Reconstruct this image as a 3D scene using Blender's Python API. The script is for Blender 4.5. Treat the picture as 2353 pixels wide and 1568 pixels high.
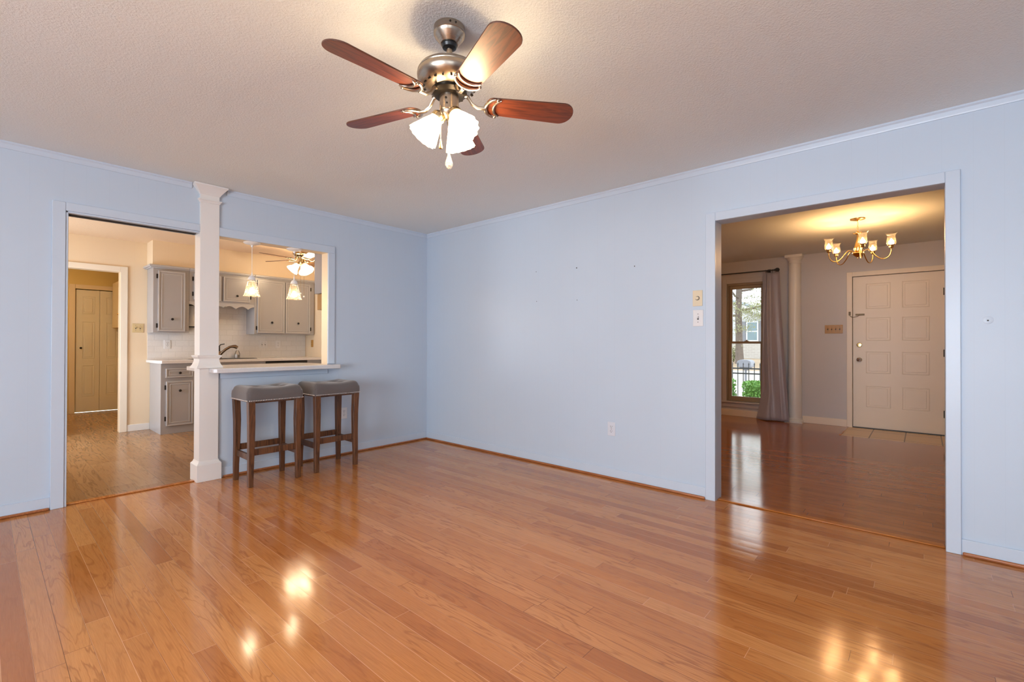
import bpy, bmesh, math, random
from mathutils import Vector, Matrix, Euler
PI = math.pi
sc = bpy.context.scene
COL = sc.collection
for o in list(bpy.data.objects):
    bpy.data.objects.remove(o)

# ---------------------------------------------------------------- camera, world, exposure
CAM = (-3.5223, -4.4595, 1.1376)
FPX, YAW, PITCH, ROLL = 1073.58, 0.722075, 0.005357, 0.002486
F = Vector((math.cos(PITCH)*math.cos(YAW), math.cos(PITCH)*math.sin(YAW), math.sin(PITCH)))
R0 = Vector((math.sin(YAW), -math.cos(YAW), 0))
U0 = R0.cross(F)
RR = R0*math.cos(ROLL) + U0*math.sin(ROLL)
UU = -R0*math.sin(ROLL) + U0*math.cos(ROLL)
cd = bpy.data.cameras.new('camera')
cam = bpy.data.objects.new('camera', cd)
COL.objects.link(cam)
cd.sensor_width = 36.0
cd.lens = 36.0*FPX/2353.0
cd.clip_start, cd.clip_end = 0.05, 300
m = Matrix((RR, UU, -F)).transposed().to_4x4()
m.translation = Vector(CAM)
cam.matrix_world = m
sc.camera = cam

vs = sc.view_settings
vs.view_transform = 'Standard'
vs.look = 'None'
vs.exposure = 0.09
vs.gamma = 1.0
vs.use_curve_mapping = False
sc.cycles.use_denoising = True
sc.cycles.max_bounces = 10
sc.cycles.diffuse_bounces = 5
sc.cycles.glossy_bounces = 4
sc.cycles.transparent_max_bounces = 12
sc.cycles.sample_clamp_indirect = 6.0
sc.cycles.caustics_reflective = False
sc.cycles.caustics_refractive = False

world = bpy.data.worlds.new('world')
sc.world = world
world.use_nodes = True
wn = world.node_tree
wn.nodes.clear()
wo = wn.nodes.new('ShaderNodeOutputWorld')
wb = wn.nodes.new('ShaderNodeBackground')
wtc = wn.nodes.new('ShaderNodeTexCoord')
wno = wn.nodes.new('ShaderNodeTexNoise')
wno.inputs['Scale'].default_value = 2.0
wmix = wn.nodes.new('ShaderNodeMix')
wmix.data_type = 'RGBA'
wmix.inputs['A'].default_value = (0.78, 0.88, 1.0, 1)
wmix.inputs['B'].default_value = (0.97, 0.98, 1.0, 1)
wn.links.new(wtc.outputs['Generated'], wno.inputs['Vector'])
wn.links.new(wno.outputs['Fac'], wmix.inputs['Factor'])
wn.links.new(wmix.outputs['Result'], wb.inputs['Color'])
wb.inputs['Strength'].default_value = 3.5
wn.links.new(wb.outputs[0], wo.inputs[0])

def area_light(name, loc, direction, sx, sy, power, color):
    l = bpy.data.lights.new(name, 'AREA')
    l.shape = 'RECTANGLE'
    l.size, l.size_y = sx, sy
    l.energy = power
    l.color = color
    o = bpy.data.objects.new(name, l)
    COL.objects.link(o)
    o.location = loc
    o.rotation_euler = Vector(direction).to_track_quat('-Z', 'Y').to_euler()
    return o

def point_light(name, loc, power, color, radius=0.03):
    l = bpy.data.lights.new(name, 'POINT')
    l.energy = power
    l.color = color
    l.shadow_soft_size = radius
    o = bpy.data.objects.new(name, l)
    COL.objects.link(o)
    o.location = loc
    return o

DAY = (0.80, 0.89, 1.0)
WARM = (1.0, 0.60, 0.27)
# daylight entering by the living room's own windows (in the walls behind the camera) and the foyer window
area_light('daylight_side_window', (-7.4, -4.0, 1.30), (1, 0, -0.08), 3.0, 1.9, 255, DAY)
area_light('daylight_breakfast_door', (-4.10, 2.33, 0.95), (1, 0.02, -0.30), 1.1, 1.7, 48, DAY)
area_light('daylight_rear_window', (-4.95, -6.75, 1.5), (0, 1, -0.02), 1.4, 1.2, 2, DAY)
area_light('daylight_foyer_window', (6.6, -2.4, 4.7), (-1, 0, -1.35), 2.4, 1.6, 80, DAY)

# ---------------------------------------------------------------- node and material helpers
class NT:
    def __init__(s, name):
        s.mat = bpy.data.materials.new(name)
        s.mat.use_nodes = True
        s.t = s.mat.node_tree
        s.t.nodes.clear()
        s.out = s.t.nodes.new('ShaderNodeOutputMaterial')
    def n(s, typ, **kw):
        nd = s.t.nodes.new(typ)
        for k, v in kw.items():
            setattr(nd, k, v)
        return nd
    def l(s, a, b):
        s.t.links.new(a, b)
    def math(s, op, a, b=None, c=None):
        nd = s.n('ShaderNodeMath', operation=op)
        for i, x in enumerate((a, b, c)):
            if x is None:
                continue
            if isinstance(x, (int, float)):
                nd.inputs[i].default_value = x
            else:
                s.l(x, nd.inputs[i])
        return nd.outputs[0]
    def mix(s, fac, a, b, blend='MIX'):
        nd = s.n('ShaderNodeMix', data_type='RGBA', blend_type=blend)
        for k, x in (('Factor', fac), ('A', a), ('B', b)):
            if isinstance(x, (int, float)):
                nd.inputs[k].default_value = x
            elif isinstance(x, tuple):
                nd.inputs[k].default_value = (*x[:3], 1)
            else:
                s.l(x, nd.inputs[k])
        return nd.outputs['Result']
    def coords(s, kind='Object'):
        return s.n('ShaderNodeTexCoord').outputs[kind]
    def noise(s, vec, scale, detail=2, rough=0.5, dist=0.0):
        nd = s.n('ShaderNodeTexNoise')
        s.l(vec, nd.inputs['Vector'])
        nd.inputs['Scale'].default_value = scale
        nd.inputs['Detail'].default_value = detail
        nd.inputs['Roughness'].default_value = rough
        nd.inputs['Distortion'].default_value = dist
        return nd.outputs['Fac']
    def white(s, vec=None, w=None, dims='3D'):
        nd = s.n('ShaderNodeTexWhiteNoise', noise_dimensions=dims)
        if vec is not None:
            s.l(vec, nd.inputs['Vector'])
        if w is not None:
            s.l(w, nd.inputs['W'])
        return nd
    def comb(s, x, y, z):
        nd = s.n('ShaderNodeCombineXYZ')
        for i, v in enumerate((x, y, z)):
            if isinstance(v, (int, float)):
                nd.inputs[i].default_value = v
            else:
                s.l(v, nd.inputs[i])
        return nd.outputs[0]
    def ramp(s, fac, stops, interp='LINEAR'):
        nd = s.n('ShaderNodeValToRGB')
        nd.color_ramp.interpolation = interp
        e = nd.color_ramp.elements
        while len(e) < len(stops):
            e.new(0.5)
        for i, (p, c) in enumerate(stops):
            e[i].position = p
            e[i].color = (*c, 1)
        s.l(fac, nd.inputs[0])
        return nd.outputs['Color']
    def bump(s, h, strength=0.3, dist=0.001):
        nd = s.n('ShaderNodeBump')
        nd.inputs['Strength'].default_value = strength
        nd.inputs['Distance'].default_value = dist
        s.l(h, nd.inputs['Height'])
        return nd.outputs['Normal']
    def bsdf(s, color, rough=0.5, metal=0.0, normal=None, **kw):
        b = s.n('ShaderNodeBsdfPrincipled')
        for key, x in (('Base Color', color), ('Roughness', rough), ('Metallic', metal)):
            if isinstance(x, (int, float)):
                b.inputs[key].default_value = x
            elif isinstance(x, tuple):
                b.inputs[key].default_value = (*x[:3], 1)
            else:
                s.l(x, b.inputs[key])
        if normal is not None:
            s.l(normal, b.inputs['Normal'])
        for k, v in kw.items():
            b.inputs[k.replace('_', ' ')].default_value = v
        s.l(b.outputs[0], s.out.inputs[0])
        return b

def srgb(r, g, b):
    f = lambda c: (c/255/12.92) if c/255 <= 0.04045 else ((c/255+0.055)/1.055)**2.4
    return (f(r), f(g), f(b))

def paint(name, color, rough=0.45, var=0.05, scale=6.0, bump=0.0, bscale=300, metal=0.0, **kw):
    t = NT(name)
    co = t.coords()
    f = t.noise(co, scale, 3)
    c = t.mix(f, tuple(x*(1-var) for x in color), tuple(min(1, x*(1+var)) for x in color))
    nm = t.bump(t.noise(co, bscale, 2), bump, 0.0005) if bump else None
    t.bsdf(c, rough, metal, nm, **kw)
    return t.mat

def emit(name, color, strength, var=0.08):
    t = NT(name)
    f = t.noise(t.coords(), 30, 2)
    c = t.mix(f, tuple(x*(1-var) for x in color), color)
    e = t.n('ShaderNodeEmission')
    t.l(c, e.inputs[0])
    e.inputs[1].default_value = strength
    t.l(e.outputs[0], t.out.inputs[0])
    return t.mat

def plank_floor(name, w, L, tones, line_dark, rough, seam_light, gfreq=1.0, bumpy=1.0, spec=0.5, figure=1.0):
    """Boards running along Y, w wide, about L long, each with its own tone and grain."""
    t = NT(name)
    sep = t.n('ShaderNodeSeparateXYZ')
    t.l(t.coords(), sep.inputs[0])
    x, y = sep.outputs[0], sep.outputs[1]
    u = t.math('DIVIDE', t.math('ADD', x, 100.0 + 0.0375), w)
    row = t.math('FLOOR', u)
    fu = t.math('FRACT', u)
    wr = t.white(w=row, dims='1D')
    r1 = wr.outputs['Value']
    r2 = t.white(w=t.math('ADD', row, 517.3), dims='1D').outputs['Value']
    Lr = t.math('MULTIPLY', L, t.math('ADD', 0.7, t.math('MULTIPLY', r2, 0.7)))
    v = t.math('DIVIDE', t.math('ADD', y, t.math('ADD', 60.0, t.math('MULTIPLY', r1, 17.0))), Lr)
    brd = t.math('FLOOR', v)
    fv = t.math('FRACT', v)
    wid = t.white(vec=t.comb(row, brd, 3.0))
    bid = wid.outputs['Value']
    base = t.ramp(bid, tones)
    bid2 = t.white(vec=t.comb(brd, row, 9.0)).outputs['Value']
    gv = t.comb(t.math('MULTIPLY', x, 16.0*gfreq), t.math('MULTIPLY', y, 1.6*gfreq), t.math('MULTIPLY', bid2, 60.0))
    fig = t.noise(gv, 1.0, 3, 0.5, 0.6)
    rings = t.math('SINE', t.math('MULTIPLY', fig, 46.0))
    rings = t.math('POWER', t.math('MAXIMUM', rings, 0.0), 3.0)
    strength = t.math('MULTIPLY', rings, t.math('ADD', 0.12*figure, t.math('MULTIPLY', bid2, 0.42*figure)))
    gv2 = t.comb(t.math('MULTIPLY', x, 240.0), t.math('MULTIPLY', y, 9.0), t.math('MULTIPLY', bid2, 90.0))
    fine = t.noise(gv2, 1.0, 3, 0.6, 0.2)
    cloud = t.noise(t.comb(t.math('MULTIPLY', x, 7.0), t.math('MULTIPLY', y, 2.0), t.math('MULTIPLY', bid, 40.0)), 1.0, 3)
    c = t.mix(strength, base, line_dark)
    c = t.mix(t.math('MULTIPLY', t.math('SUBTRACT', 1.0, fine), 0.62), c, line_dark)
    c = t.mix(t.math('MULTIPLY', cloud, 0.35), c, tones[-1][1])
    eu = t.math('MULTIPLY', t.math('MINIMUM', fu, t.math('SUBTRACT', 1.0, fu)), w)
    ev = t.math('MULTIPLY', t.math('MINIMUM', fv, t.math('SUBTRACT', 1.0, fv)), Lr)
    seam = t.math('LESS_THAN', t.math('MINIMUM', eu, ev), 0.0009)
    lite = t.math('GREATER_THAN', t.white(vec=t.comb(row, 2.0, 5.0)).outputs['Value'], 0.4)
    sc_ = t.mix(lite, tuple(k*0.35 for k in line_dark), seam_light)
    c = t.mix(t.math('MULTIPLY', seam, 0.75), c, sc_)
    cup = t.math('MULTIPLY', t.math('MULTIPLY', fu, t.math('SUBTRACT', 1.0, fu)), 1.0)
    lump = t.noise(t.comb(t.math('MULTIPLY', x, 9.0), t.math('MULTIPLY', y, 3.0), bid), 1.0, 2)
    h = t.math('ADD', t.math('MULTIPLY', cup, 0.35*bumpy), t.math('MULTIPLY', lump, 0.6*bumpy))
    h = t.math('SUBTRACT', h, t.math('MULTIPLY', seam, 0.18))
    h = t.math('ADD', h, t.math('MULTIPLY', fine, 0.02))
    nm = t.bump(h, 1.0, 0.0011)
    rg = t.math('ADD', rough, t.math('MULTIPLY', t.noise(t.coords(), 3.0, 3), 0.08))
    t.bsdf(c, rg, 0.0, nm, Specular_IOR_Level=spec)
    return t.mat

def wood(name, c1, c2, rough=0.35, axis=2, scale=1.0, **kw):
    t = NT(name)
    sep = t.n('ShaderNodeSeparateXYZ')
    t.l(t.coords(), sep.inputs[0])
    s = [34.0*scale]*3
    s[axis] = 2.4*scale
    v = t.comb(*[t.math('MULTIPLY', sep.outputs[i], s[i]) for i in range(3)])
    f = t.noise(v, 1.0, 5, 0.6, 1.0)
    f = t.math('MULTIPLY', t.math('ADD', t.math('SINE', t.math('MULTIPLY', f, 22.0)), 1.0), 0.5)
    c = t.mix(f, c1, c2)
    t.bsdf(c, rough, 0.0, t.bump(f, 0.08, 0.0005), **kw)
    return t.mat

def panelled_wall(name, color, axis, var=0.03):
    """Painted panelling: faint vertical grooves along the wall."""
    t = NT(name)
    co = t.coords()
    sep = t.n('ShaderNodeSeparateXYZ')
    t.l(co, sep.inputs[0])
    a = sep.outputs[axis]
    g = None
    for per, off in ((0.4064, 0.02), (0.4064, 0.135), (0.4064, 0.30)):
        fr = t.math('FRACT', t.math('DIVIDE', t.math('ADD', a, 40.0+off), per))
        d = t.math('MULTIPLY', t.math('MINIMUM', fr, t.math('SUBTRACT', 1.0, fr)), per)
        k = t.math('LESS_THAN', d, 0.0022)
        g = k if g is None else t.math('MAXIMUM', g, k)
    f = t.noise(co, 1.5, 3)
    c = t.mix(f, tuple(x*(1-var) for x in color), tuple(x*(1+var) for x in color))
    c = t.mix(t.math('MULTIPLY', g, 0.035), c, tuple(x*0.5 for x in color))
    h = t.math('SUBTRACT', t.math('MULTIPLY', t.noise(co, 260, 2), 0.10), t.math('MULTIPLY', g, 0.18))
    t.bsdf(c, 0.42, 0.0, t.bump(h, 0.25, 0.001))
    return t.mat

def popcorn(name, color):
    t = NT(name)
    co = t.coords()
    n1 = t.noise(co, 110, 3, 0.6)
    n2 = t.noise(co, 260, 2, 0.5)
    h = t.math('ADD', t.math('MULTIPLY', t.math('POWER', n1, 2.0), 1.6), t.math('MULTIPLY', n2, 0.35))
    f = t.noise(co, 1.2, 3)
    c = t.mix(f, tuple(x*0.96 for x in color), color)
    t.bsdf(c, 0.85, 0.0, t.bump(h, 0.42, 0.0045), Specular_IOR_Level=0.25)
    return t.mat

def brick_mat(name, c1, c2, mortar, bw, rh, ms, rough=0.25, axis='XZ', offset=0.5, bump=0.3):
    t = NT(name)
    sep = t.n('ShaderNodeSeparateXYZ')
    t.l(t.coords(), sep.inputs[0])
    o = {'X': 0, 'Y': 1, 'Z': 2}
    vec = t.comb(sep.outputs[o[axis[0]]], sep.outputs[o[axis[1]]], 0.0)
    b = t.n('ShaderNodeTexBrick')
    t.l(vec, b.inputs['Vector'])
    b.offset = offset
    b.inputs['Color1'].default_value = (*c1, 1)
    b.inputs['Color2'].default_value = (*c2, 1)
    b.inputs['Mortar'].default_value = (*mortar, 1)
    b.inputs['Scale'].default_value = 1.0
    b.inputs['Mortar Size'].default_value = ms
    b.inputs['Brick Width'].default_value = bw
    b.inputs['Row Height'].default_value = rh
    f = t.noise(t.coords(), 60, 3)
    c = t.mix(t.math('MULTIPLY', f, 0.25), b.outputs['Color'], tuple(k*0.6 for k in c1))
    inv = t.math('SUBTRACT', 1.0, b.outputs['Fac'])
    t.bsdf(c, rough, 0.0, t.bump(inv, bump, 0.001))
    return t.mat

def speckle(name, base, d1, d2, rough=0.18):
    t = NT(name)
    co = t.coords()
    n1 = t.noise(co, 260, 2, 0.6)
    n2 = t.noise(co, 520, 1, 0.5)
    c = t.mix(t.math('MULTIPLY', t.math('GREATER_THAN', n1, 0.60), 0.55), base, d1)
    c = t.mix(t.math('MULTIPLY', t.math('GREATER_THAN', n2, 0.64), 0.6), c, d2)
    t.bsdf(c, rough, 0.0)
    return t.mat

def brushed(name, color, rough=0.28):
    t = NT(name)
    sep = t.n('ShaderNodeSeparateXYZ')
    t.l(t.coords(), sep.inputs[0])
    v = t.comb(t.math('MULTIPLY', sep.outputs[0], 8.0), t.math('MULTIPLY', sep.outputs[1], 8.0), t.math('MULTIPLY', sep.outputs[2], 900.0))
    f = t.noise(v, 1.0, 2)
    c = t.mix(f, tuple(x*0.94 for x in color), color)
    rg = t.math('ADD', rough-0.02, t.math('MULTIPLY', f, 0.04))
    t.bsdf(c, rg, 1.0)
    return t.mat

def thin_glass(name, tint, refl=0.10, rough=0.02, milk=0.0, milk_color=(1, 1, 1), crackle=True):
    """A thin pane or lamp glass that lets light straight through and mirrors a little."""
    t = NT(name)
    tr = t.n('ShaderNodeBsdfTransparent')
    tr.inputs[0].default_value = (*tint, 1)
    gl = t.n('ShaderNodeBsdfGlossy')
    gl.inputs['Roughness'].default_value = rough
    fr = t.n('ShaderNodeFresnel')
    fr.inputs[0].default_value = 1.5
    f = t.math('ADD', t.math('MULTIPLY', fr.outputs[0], 0.9), refl*0.3)
    mx = t.n('ShaderNodeMixShader')
    t.l(f, mx.inputs[0])
    t.l(tr.outputs[0], mx.inputs[1])
    t.l(gl.outputs[0], mx.inputs[2])
    res = mx.outputs[0]
    if 0 < milk < 0.2 and not crackle:
        df = t.n('ShaderNodeBsdfTranslucent')
        df.inputs[0].default_value = (*milk_color, 1)
        m2 = t.n('ShaderNodeMixShader')
        m2.inputs[0].default_value = milk
        t.l(res, m2.inputs[1])
        t.l(df.outputs[0], m2.inputs[2])
        res = m2.outputs[0]
    elif milk > 0:
        df = t.n('ShaderNodeBsdfTranslucent')
        df.inputs[0].default_value = (*milk_color, 1)
        d2 = t.n('ShaderNodeBsdfDiffuse')
        d2.inputs[0].default_value = (*milk_color, 1)
        ad = t.n('ShaderNodeMixShader')
        ad.inputs[0].default_value = 0.4
        t.l(df.outputs[0], ad.inputs[1])
        t.l(d2.outputs[0], ad.inputs[2])
        vo = t.n('ShaderNodeTexVoronoi', feature='DISTANCE_TO_EDGE')
        t.l(t.coords(), vo.inputs['Vector'])
        vo.inputs['Scale'].default_value = 60
        k = t.math('MULTIPLY', t.math('LESS_THAN', vo.outputs['Distance'], 0.12), 0.25)
        k = t.math('ADD', k, milk)
        m2 = t.n('ShaderNodeMixShader')
        t.l(k, m2.inputs[0])
        t.l(res, m2.inputs[1])
        t.l(ad.outputs[0], m2.inputs[2])
        res = m2.outputs[0]
    t.l(res, t.out.inputs[0])
    return t.mat

M = {}
M['wall'] = panelled_wall('wall_paint_x', (0.53, 0.625, 0.735), 0)
M['wall_y'] = panelled_wall('wall_paint_y', (0.53, 0.625, 0.735), 1)
M['trim_blue'] = paint('trim_paint_blue', (0.555, 0.645, 0.755), 0.32, 0.02)
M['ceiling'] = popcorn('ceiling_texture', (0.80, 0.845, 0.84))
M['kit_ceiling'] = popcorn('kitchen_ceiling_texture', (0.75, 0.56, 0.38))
M['kit_wall'] = panelled_wall('kitchen_wall_paint', (0.78, 0.65, 0.47), 0)
M['kit_wall_y'] = panelled_wall('kitchen_wall_paint_side', (0.74, 0.60, 0.42), 1)
M['back_wall'] = paint('back_room_paint', (0.70, 0.58, 0.28), 0.5, 0.05, 2)
M['foyer_wall'] = paint('foyer_wall_paint', (0.55, 0.53, 0.535), 0.5, 0.05, 2, 0.15, 200)
M['white_trim'] = paint('white_trim_paint', (0.78, 0.77, 0.74), 0.32, 0.02)
M['kit_trim'] = paint('kitchen_trim_paint', (0.80, 0.74, 0.63), 0.32, 0.02)
M['column'] = paint('column_paint', (0.80, 0.78, 0.75), 0.38, 0.02, 3)
M['door_white'] = paint('door_paint', (0.80, 0.70, 0.57), 0.38, 0.03, 4)
M['floor'] = plank_floor('oak_strip_floor', 0.0775, 1.2,
    [(0.0, srgb(178, 110, 58)), (0.2, srgb(198, 130, 72)), (0.5, srgb(210, 144, 85)), (0.8, srgb(224, 160, 100)), (1.0, srgb(204, 132, 68))],
    srgb(118, 58, 24), 0.085, srgb(228, 174, 132), 1.0, 1.0, 0.58)  # light seam tone paints bevels catching light into the colour
M['floor_foyer'] = plank_floor('oak_strip_floor_dim', 0.0775, 0.95,
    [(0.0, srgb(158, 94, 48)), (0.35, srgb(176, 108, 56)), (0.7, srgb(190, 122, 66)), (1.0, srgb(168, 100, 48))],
    srgb(104, 56, 28), 0.07, srgb(140, 84, 46), 1.0, 0.12, 0.6)  # same oak in darker tones: the foyer's dimmer light put into colour
M['floor_kit'] = plank_floor('kitchen_wood_floor', 0.155, 1.2,
    [(0.0, srgb(150, 116, 82)), (0.4, srgb(172, 136, 98)), (0.7, srgb(184, 150, 112)), (1.0, srgb(160, 122, 84))],
    srgb(104, 70, 42), 0.20, srgb(140, 106, 76), 0.75, 0.5, 0.45, 1.7)
M['shoe'] = wood('shoe_wood', srgb(150, 90, 52), srgb(178, 112, 68), 0.3, 1)
M['threshold'] = wood('threshold_wood', srgb(170, 100, 40), srgb(192, 122, 56), 0.14, 1)
M['tile'] = brick_mat('subway_tile', (0.80, 0.79, 0.78), (0.76, 0.75, 0.74), (0.68, 0.67, 0.66), 0.155, 0.078, 0.003, 0.2)
M['floor_tile'] = brick_mat('entry_tile', srgb(226, 198, 158), srgb(214, 186, 148), srgb(92, 72, 52), 0.33, 0.46, 0.006, 0.3, 'YX', 0.0)
M['quartz'] = speckle('speckled_quartz', (0.70, 0.68, 0.68), (0.36, 0.35, 0.36), (0.86, 0.85, 0.86))
M['cab'] = paint('cabinet_paint', (0.36, 0.355, 0.365), 0.26, 0.03, 5)
M['cab_edge'] = paint('cabinet_edge_paint', (0.44, 0.435, 0.445), 0.24, 0.03, 5)
M['cab_white'] = paint('utility_cabinet_paint', (0.72, 0.64, 0.48), 0.42, 0.03, 5)
M['bronze'] = paint('dark_bronze', (0.022, 0.017, 0.014), 0.35, 0.2, 40, metal=0.6)
M['black'] = paint('black_plastic', (0.012, 0.012, 0.013), 0.3, 0.2, 20)
M['dark'] = paint('dark_void', (0.02, 0.012, 0.008), 0.9, 0.2, 20)
M['nickel'] = brushed('brushed_nickel', (0.47, 0.40, 0.32))
M['nickel_dark'] = paint('dark_metal', (0.03, 0.026, 0.022), 0.3, 0.2, 50, metal=0.8)
M['brass'] = paint('polished_brass', (0.78, 0.52, 0.20), 0.24, 0.06, 30, metal=1.0)
M['antique'] = paint('antique_brass', (0.50, 0.38, 0.22), 0.25, 0.1, 30, metal=1.0)
M['chain'] = paint('tarnished_brass', (0.16, 0.11, 0.06), 0.45, 0.2, 60, metal=0.5)
M['faucet'] = paint('oiled_bronze', (0.24, 0.17, 0.11), 0.28, 0.1, 30, metal=1.0)
M['chrome'] = paint('chrome', (0.62, 0.60, 0.57), 0.14, 0.05, 30, metal=1.0)
M['blade_red'] = wood('mahogany_blade', srgb(116, 54, 26), srgb(82, 34, 16), 0.42, 0, 1.3, Specular_IOR_Level=0.95)
M['blade_edge'] = wood('blade_edge', srgb(96, 62, 48), srgb(70, 42, 32), 0.35, 0)
M['blade_kit'] = wood('kitchen_blade', srgb(150, 104, 62), srgb(110, 72, 42), 0.3, 0)
def frosted(name, color, strength, clear):
    m_ = emit(name, color, strength)
    nt = m_.node_tree
    out = next(n for n in nt.nodes if n.type == 'OUTPUT_MATERIAL')
    em = next(n for n in nt.nodes if n.type == 'EMISSION')
    tr = nt.nodes.new('ShaderNodeBsdfTransparent')
    mx = nt.nodes.new('ShaderNodeMixShader')
    mx.inputs[0].default_value = clear
    nt.links.new(em.outputs[0], mx.inputs[1])
    nt.links.new(tr.outputs[0], mx.inputs[2])
    nt.links.new(mx.outputs[0], out.inputs[0])
    return m_
M['shade_lit'] = frosted('lit_frosted_glass', (1.0, 0.72, 0.42), 26.0, 0.5)
M['shade_lit_k'] = emit('lit_frosted_glass_kitchen', (1.0, 0.74, 0.46), 36.0)
M['bulb'] = emit('lit_bulb', (1.0, 0.72, 0.38), 45.0)
M['bulb_soft'] = emit('lit_bulb_soft', (1.0, 0.86, 0.62), 30.0)
M['dome_lit'] = emit('lit_dome', (1.0, 0.70, 0.36), 70.0)
M['fill_foy'] = emit('fill_dome_foyer', (1.0, 0.54, 0.24), 46.0)
M['fill_kit'] = emit('fill_dome_kitchen', (1.0, 0.66, 0.34), 52.0)
M['crystal'] = thin_glass('clear_crystal', (0.97, 0.97, 0.97), 0.5, 0.02, 0.25, (0.95, 0.92, 0.88))
M['mosaic'] = thin_glass('amber_mosaic_glass', (1.0, 0.92, 0.80), 0.14, 0.08, 0.05, (0.80, 0.68, 0.52))
M['lamp_glass'] = thin_glass('clear_lamp_glass', (1.0, 0.98, 0.95), 0.12, 0.05, 0.025, (1.0, 0.88, 0.72), False)
M['pane'] = thin_glass('window_glass', (0.96, 0.98, 0.97), 0.05, 0.0)
M['white_plastic'] = paint('white_plastic', (0.76, 0.76, 0.77), 0.3, 0.02, 10)
M['wall_plate'] = paint('wall_plate_bluish', (0.66, 0.69, 0.76), 0.32, 0.02, 10)
M['ivory'] = paint('ivory_plastic', srgb(222, 208, 180), 0.32, 0.03, 10)
M['almond'] = paint('almond_plastic', srgb(206, 184, 138), 0.35, 0.04, 10)
M['gold_plate'] = paint('gold_plate', srgb(176, 128, 50), 0.35, 0.08, 20)
M['slot'] = paint('dark_slot', (0.05, 0.05, 0.055), 0.6, 0.1, 10)
M['cord_white'] = paint('white_metal', (0.80, 0.80, 0.80), 0.3, 0.02, 10)
M['stool_wood'] = wood('walnut_stool', srgb(106, 68, 42), srgb(66, 40, 24), 0.42, 2, 1.0)
M['charcoal'] = paint('charcoal_fabric', srgb(92, 85, 84), 0.9, 0.10, 400, 0.5, 900, Sheen_Weight=0.4)
M['nail'] = paint('silver_nailhead', (0.80, 0.79, 0.77), 0.25, 0.05, 20, metal=0.8)
M['curtain'] = paint('lavender_curtain', srgb(160, 156, 168), 0.34, 0.05, 30, 0.15, 300, Sheen_Weight=0.5)
M['win_frame'] = paint('taupe_window_frame', srgb(164, 148, 126), 0.4, 0.05, 8)
M['almond_metal'] = paint('almond_enamel', srgb(176, 138, 90), 0.35, 0.05, 8)
M['paper'] = paint('paper_towel', (0.80, 0.78, 0.74), 0.9, 0.03, 60, 0.4, 200)
M['bark'] = paint('tree_bark', srgb(112, 100, 92), 0.9, 0.35, 12, 0.8, 30)
M['leaf'] = paint('tree_leaf', srgb(150, 152, 112), 0.6, 0.35, 3)
M['hedge'] = paint('hedge_leaf', srgb(104, 150, 66), 0.6, 0.40, 9)
M['iron'] = paint('black_iron', (0.03, 0.032, 0.036), 0.45, 0.2, 20)
M['siding'] = brick_mat('white_siding', (0.58, 0.60, 0.62), (0.56, 0.58, 0.60), (0.46, 0.47, 0.48), 60.0, 0.2, 0.01, 0.6, 'YZ', 0.0)
M['stone'] = brick_mat('pale_brick', srgb(190, 184, 178), srgb(178, 170, 164), srgb(200, 196, 190), 0.3, 0.1, 0.012, 0.8, 'YZ')
M['roof'] = paint('grey_shingle', srgb(120, 128, 138), 0.8, 0.15, 8)
M['white_ext'] = paint('white_exterior_paint', (0.66, 0.68, 0.70), 0.5, 0.03, 4)
M['ext_glass'] = paint('house_window_glass', srgb(116, 138, 146), 0.08, 0.2, 2)
M['concrete'] = paint('pale_concrete', srgb(186, 178, 170), 0.8, 0.06, 2, 0.2, 80)
M['mulch'] = paint('mulch_and_dry_grass', srgb(160, 140, 116), 0.95, 0.25, 6, 0.5, 40)
M['galv'] = paint('grey_painted_metal', srgb(126, 128, 136), 0.5, 0.08, 12)

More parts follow.
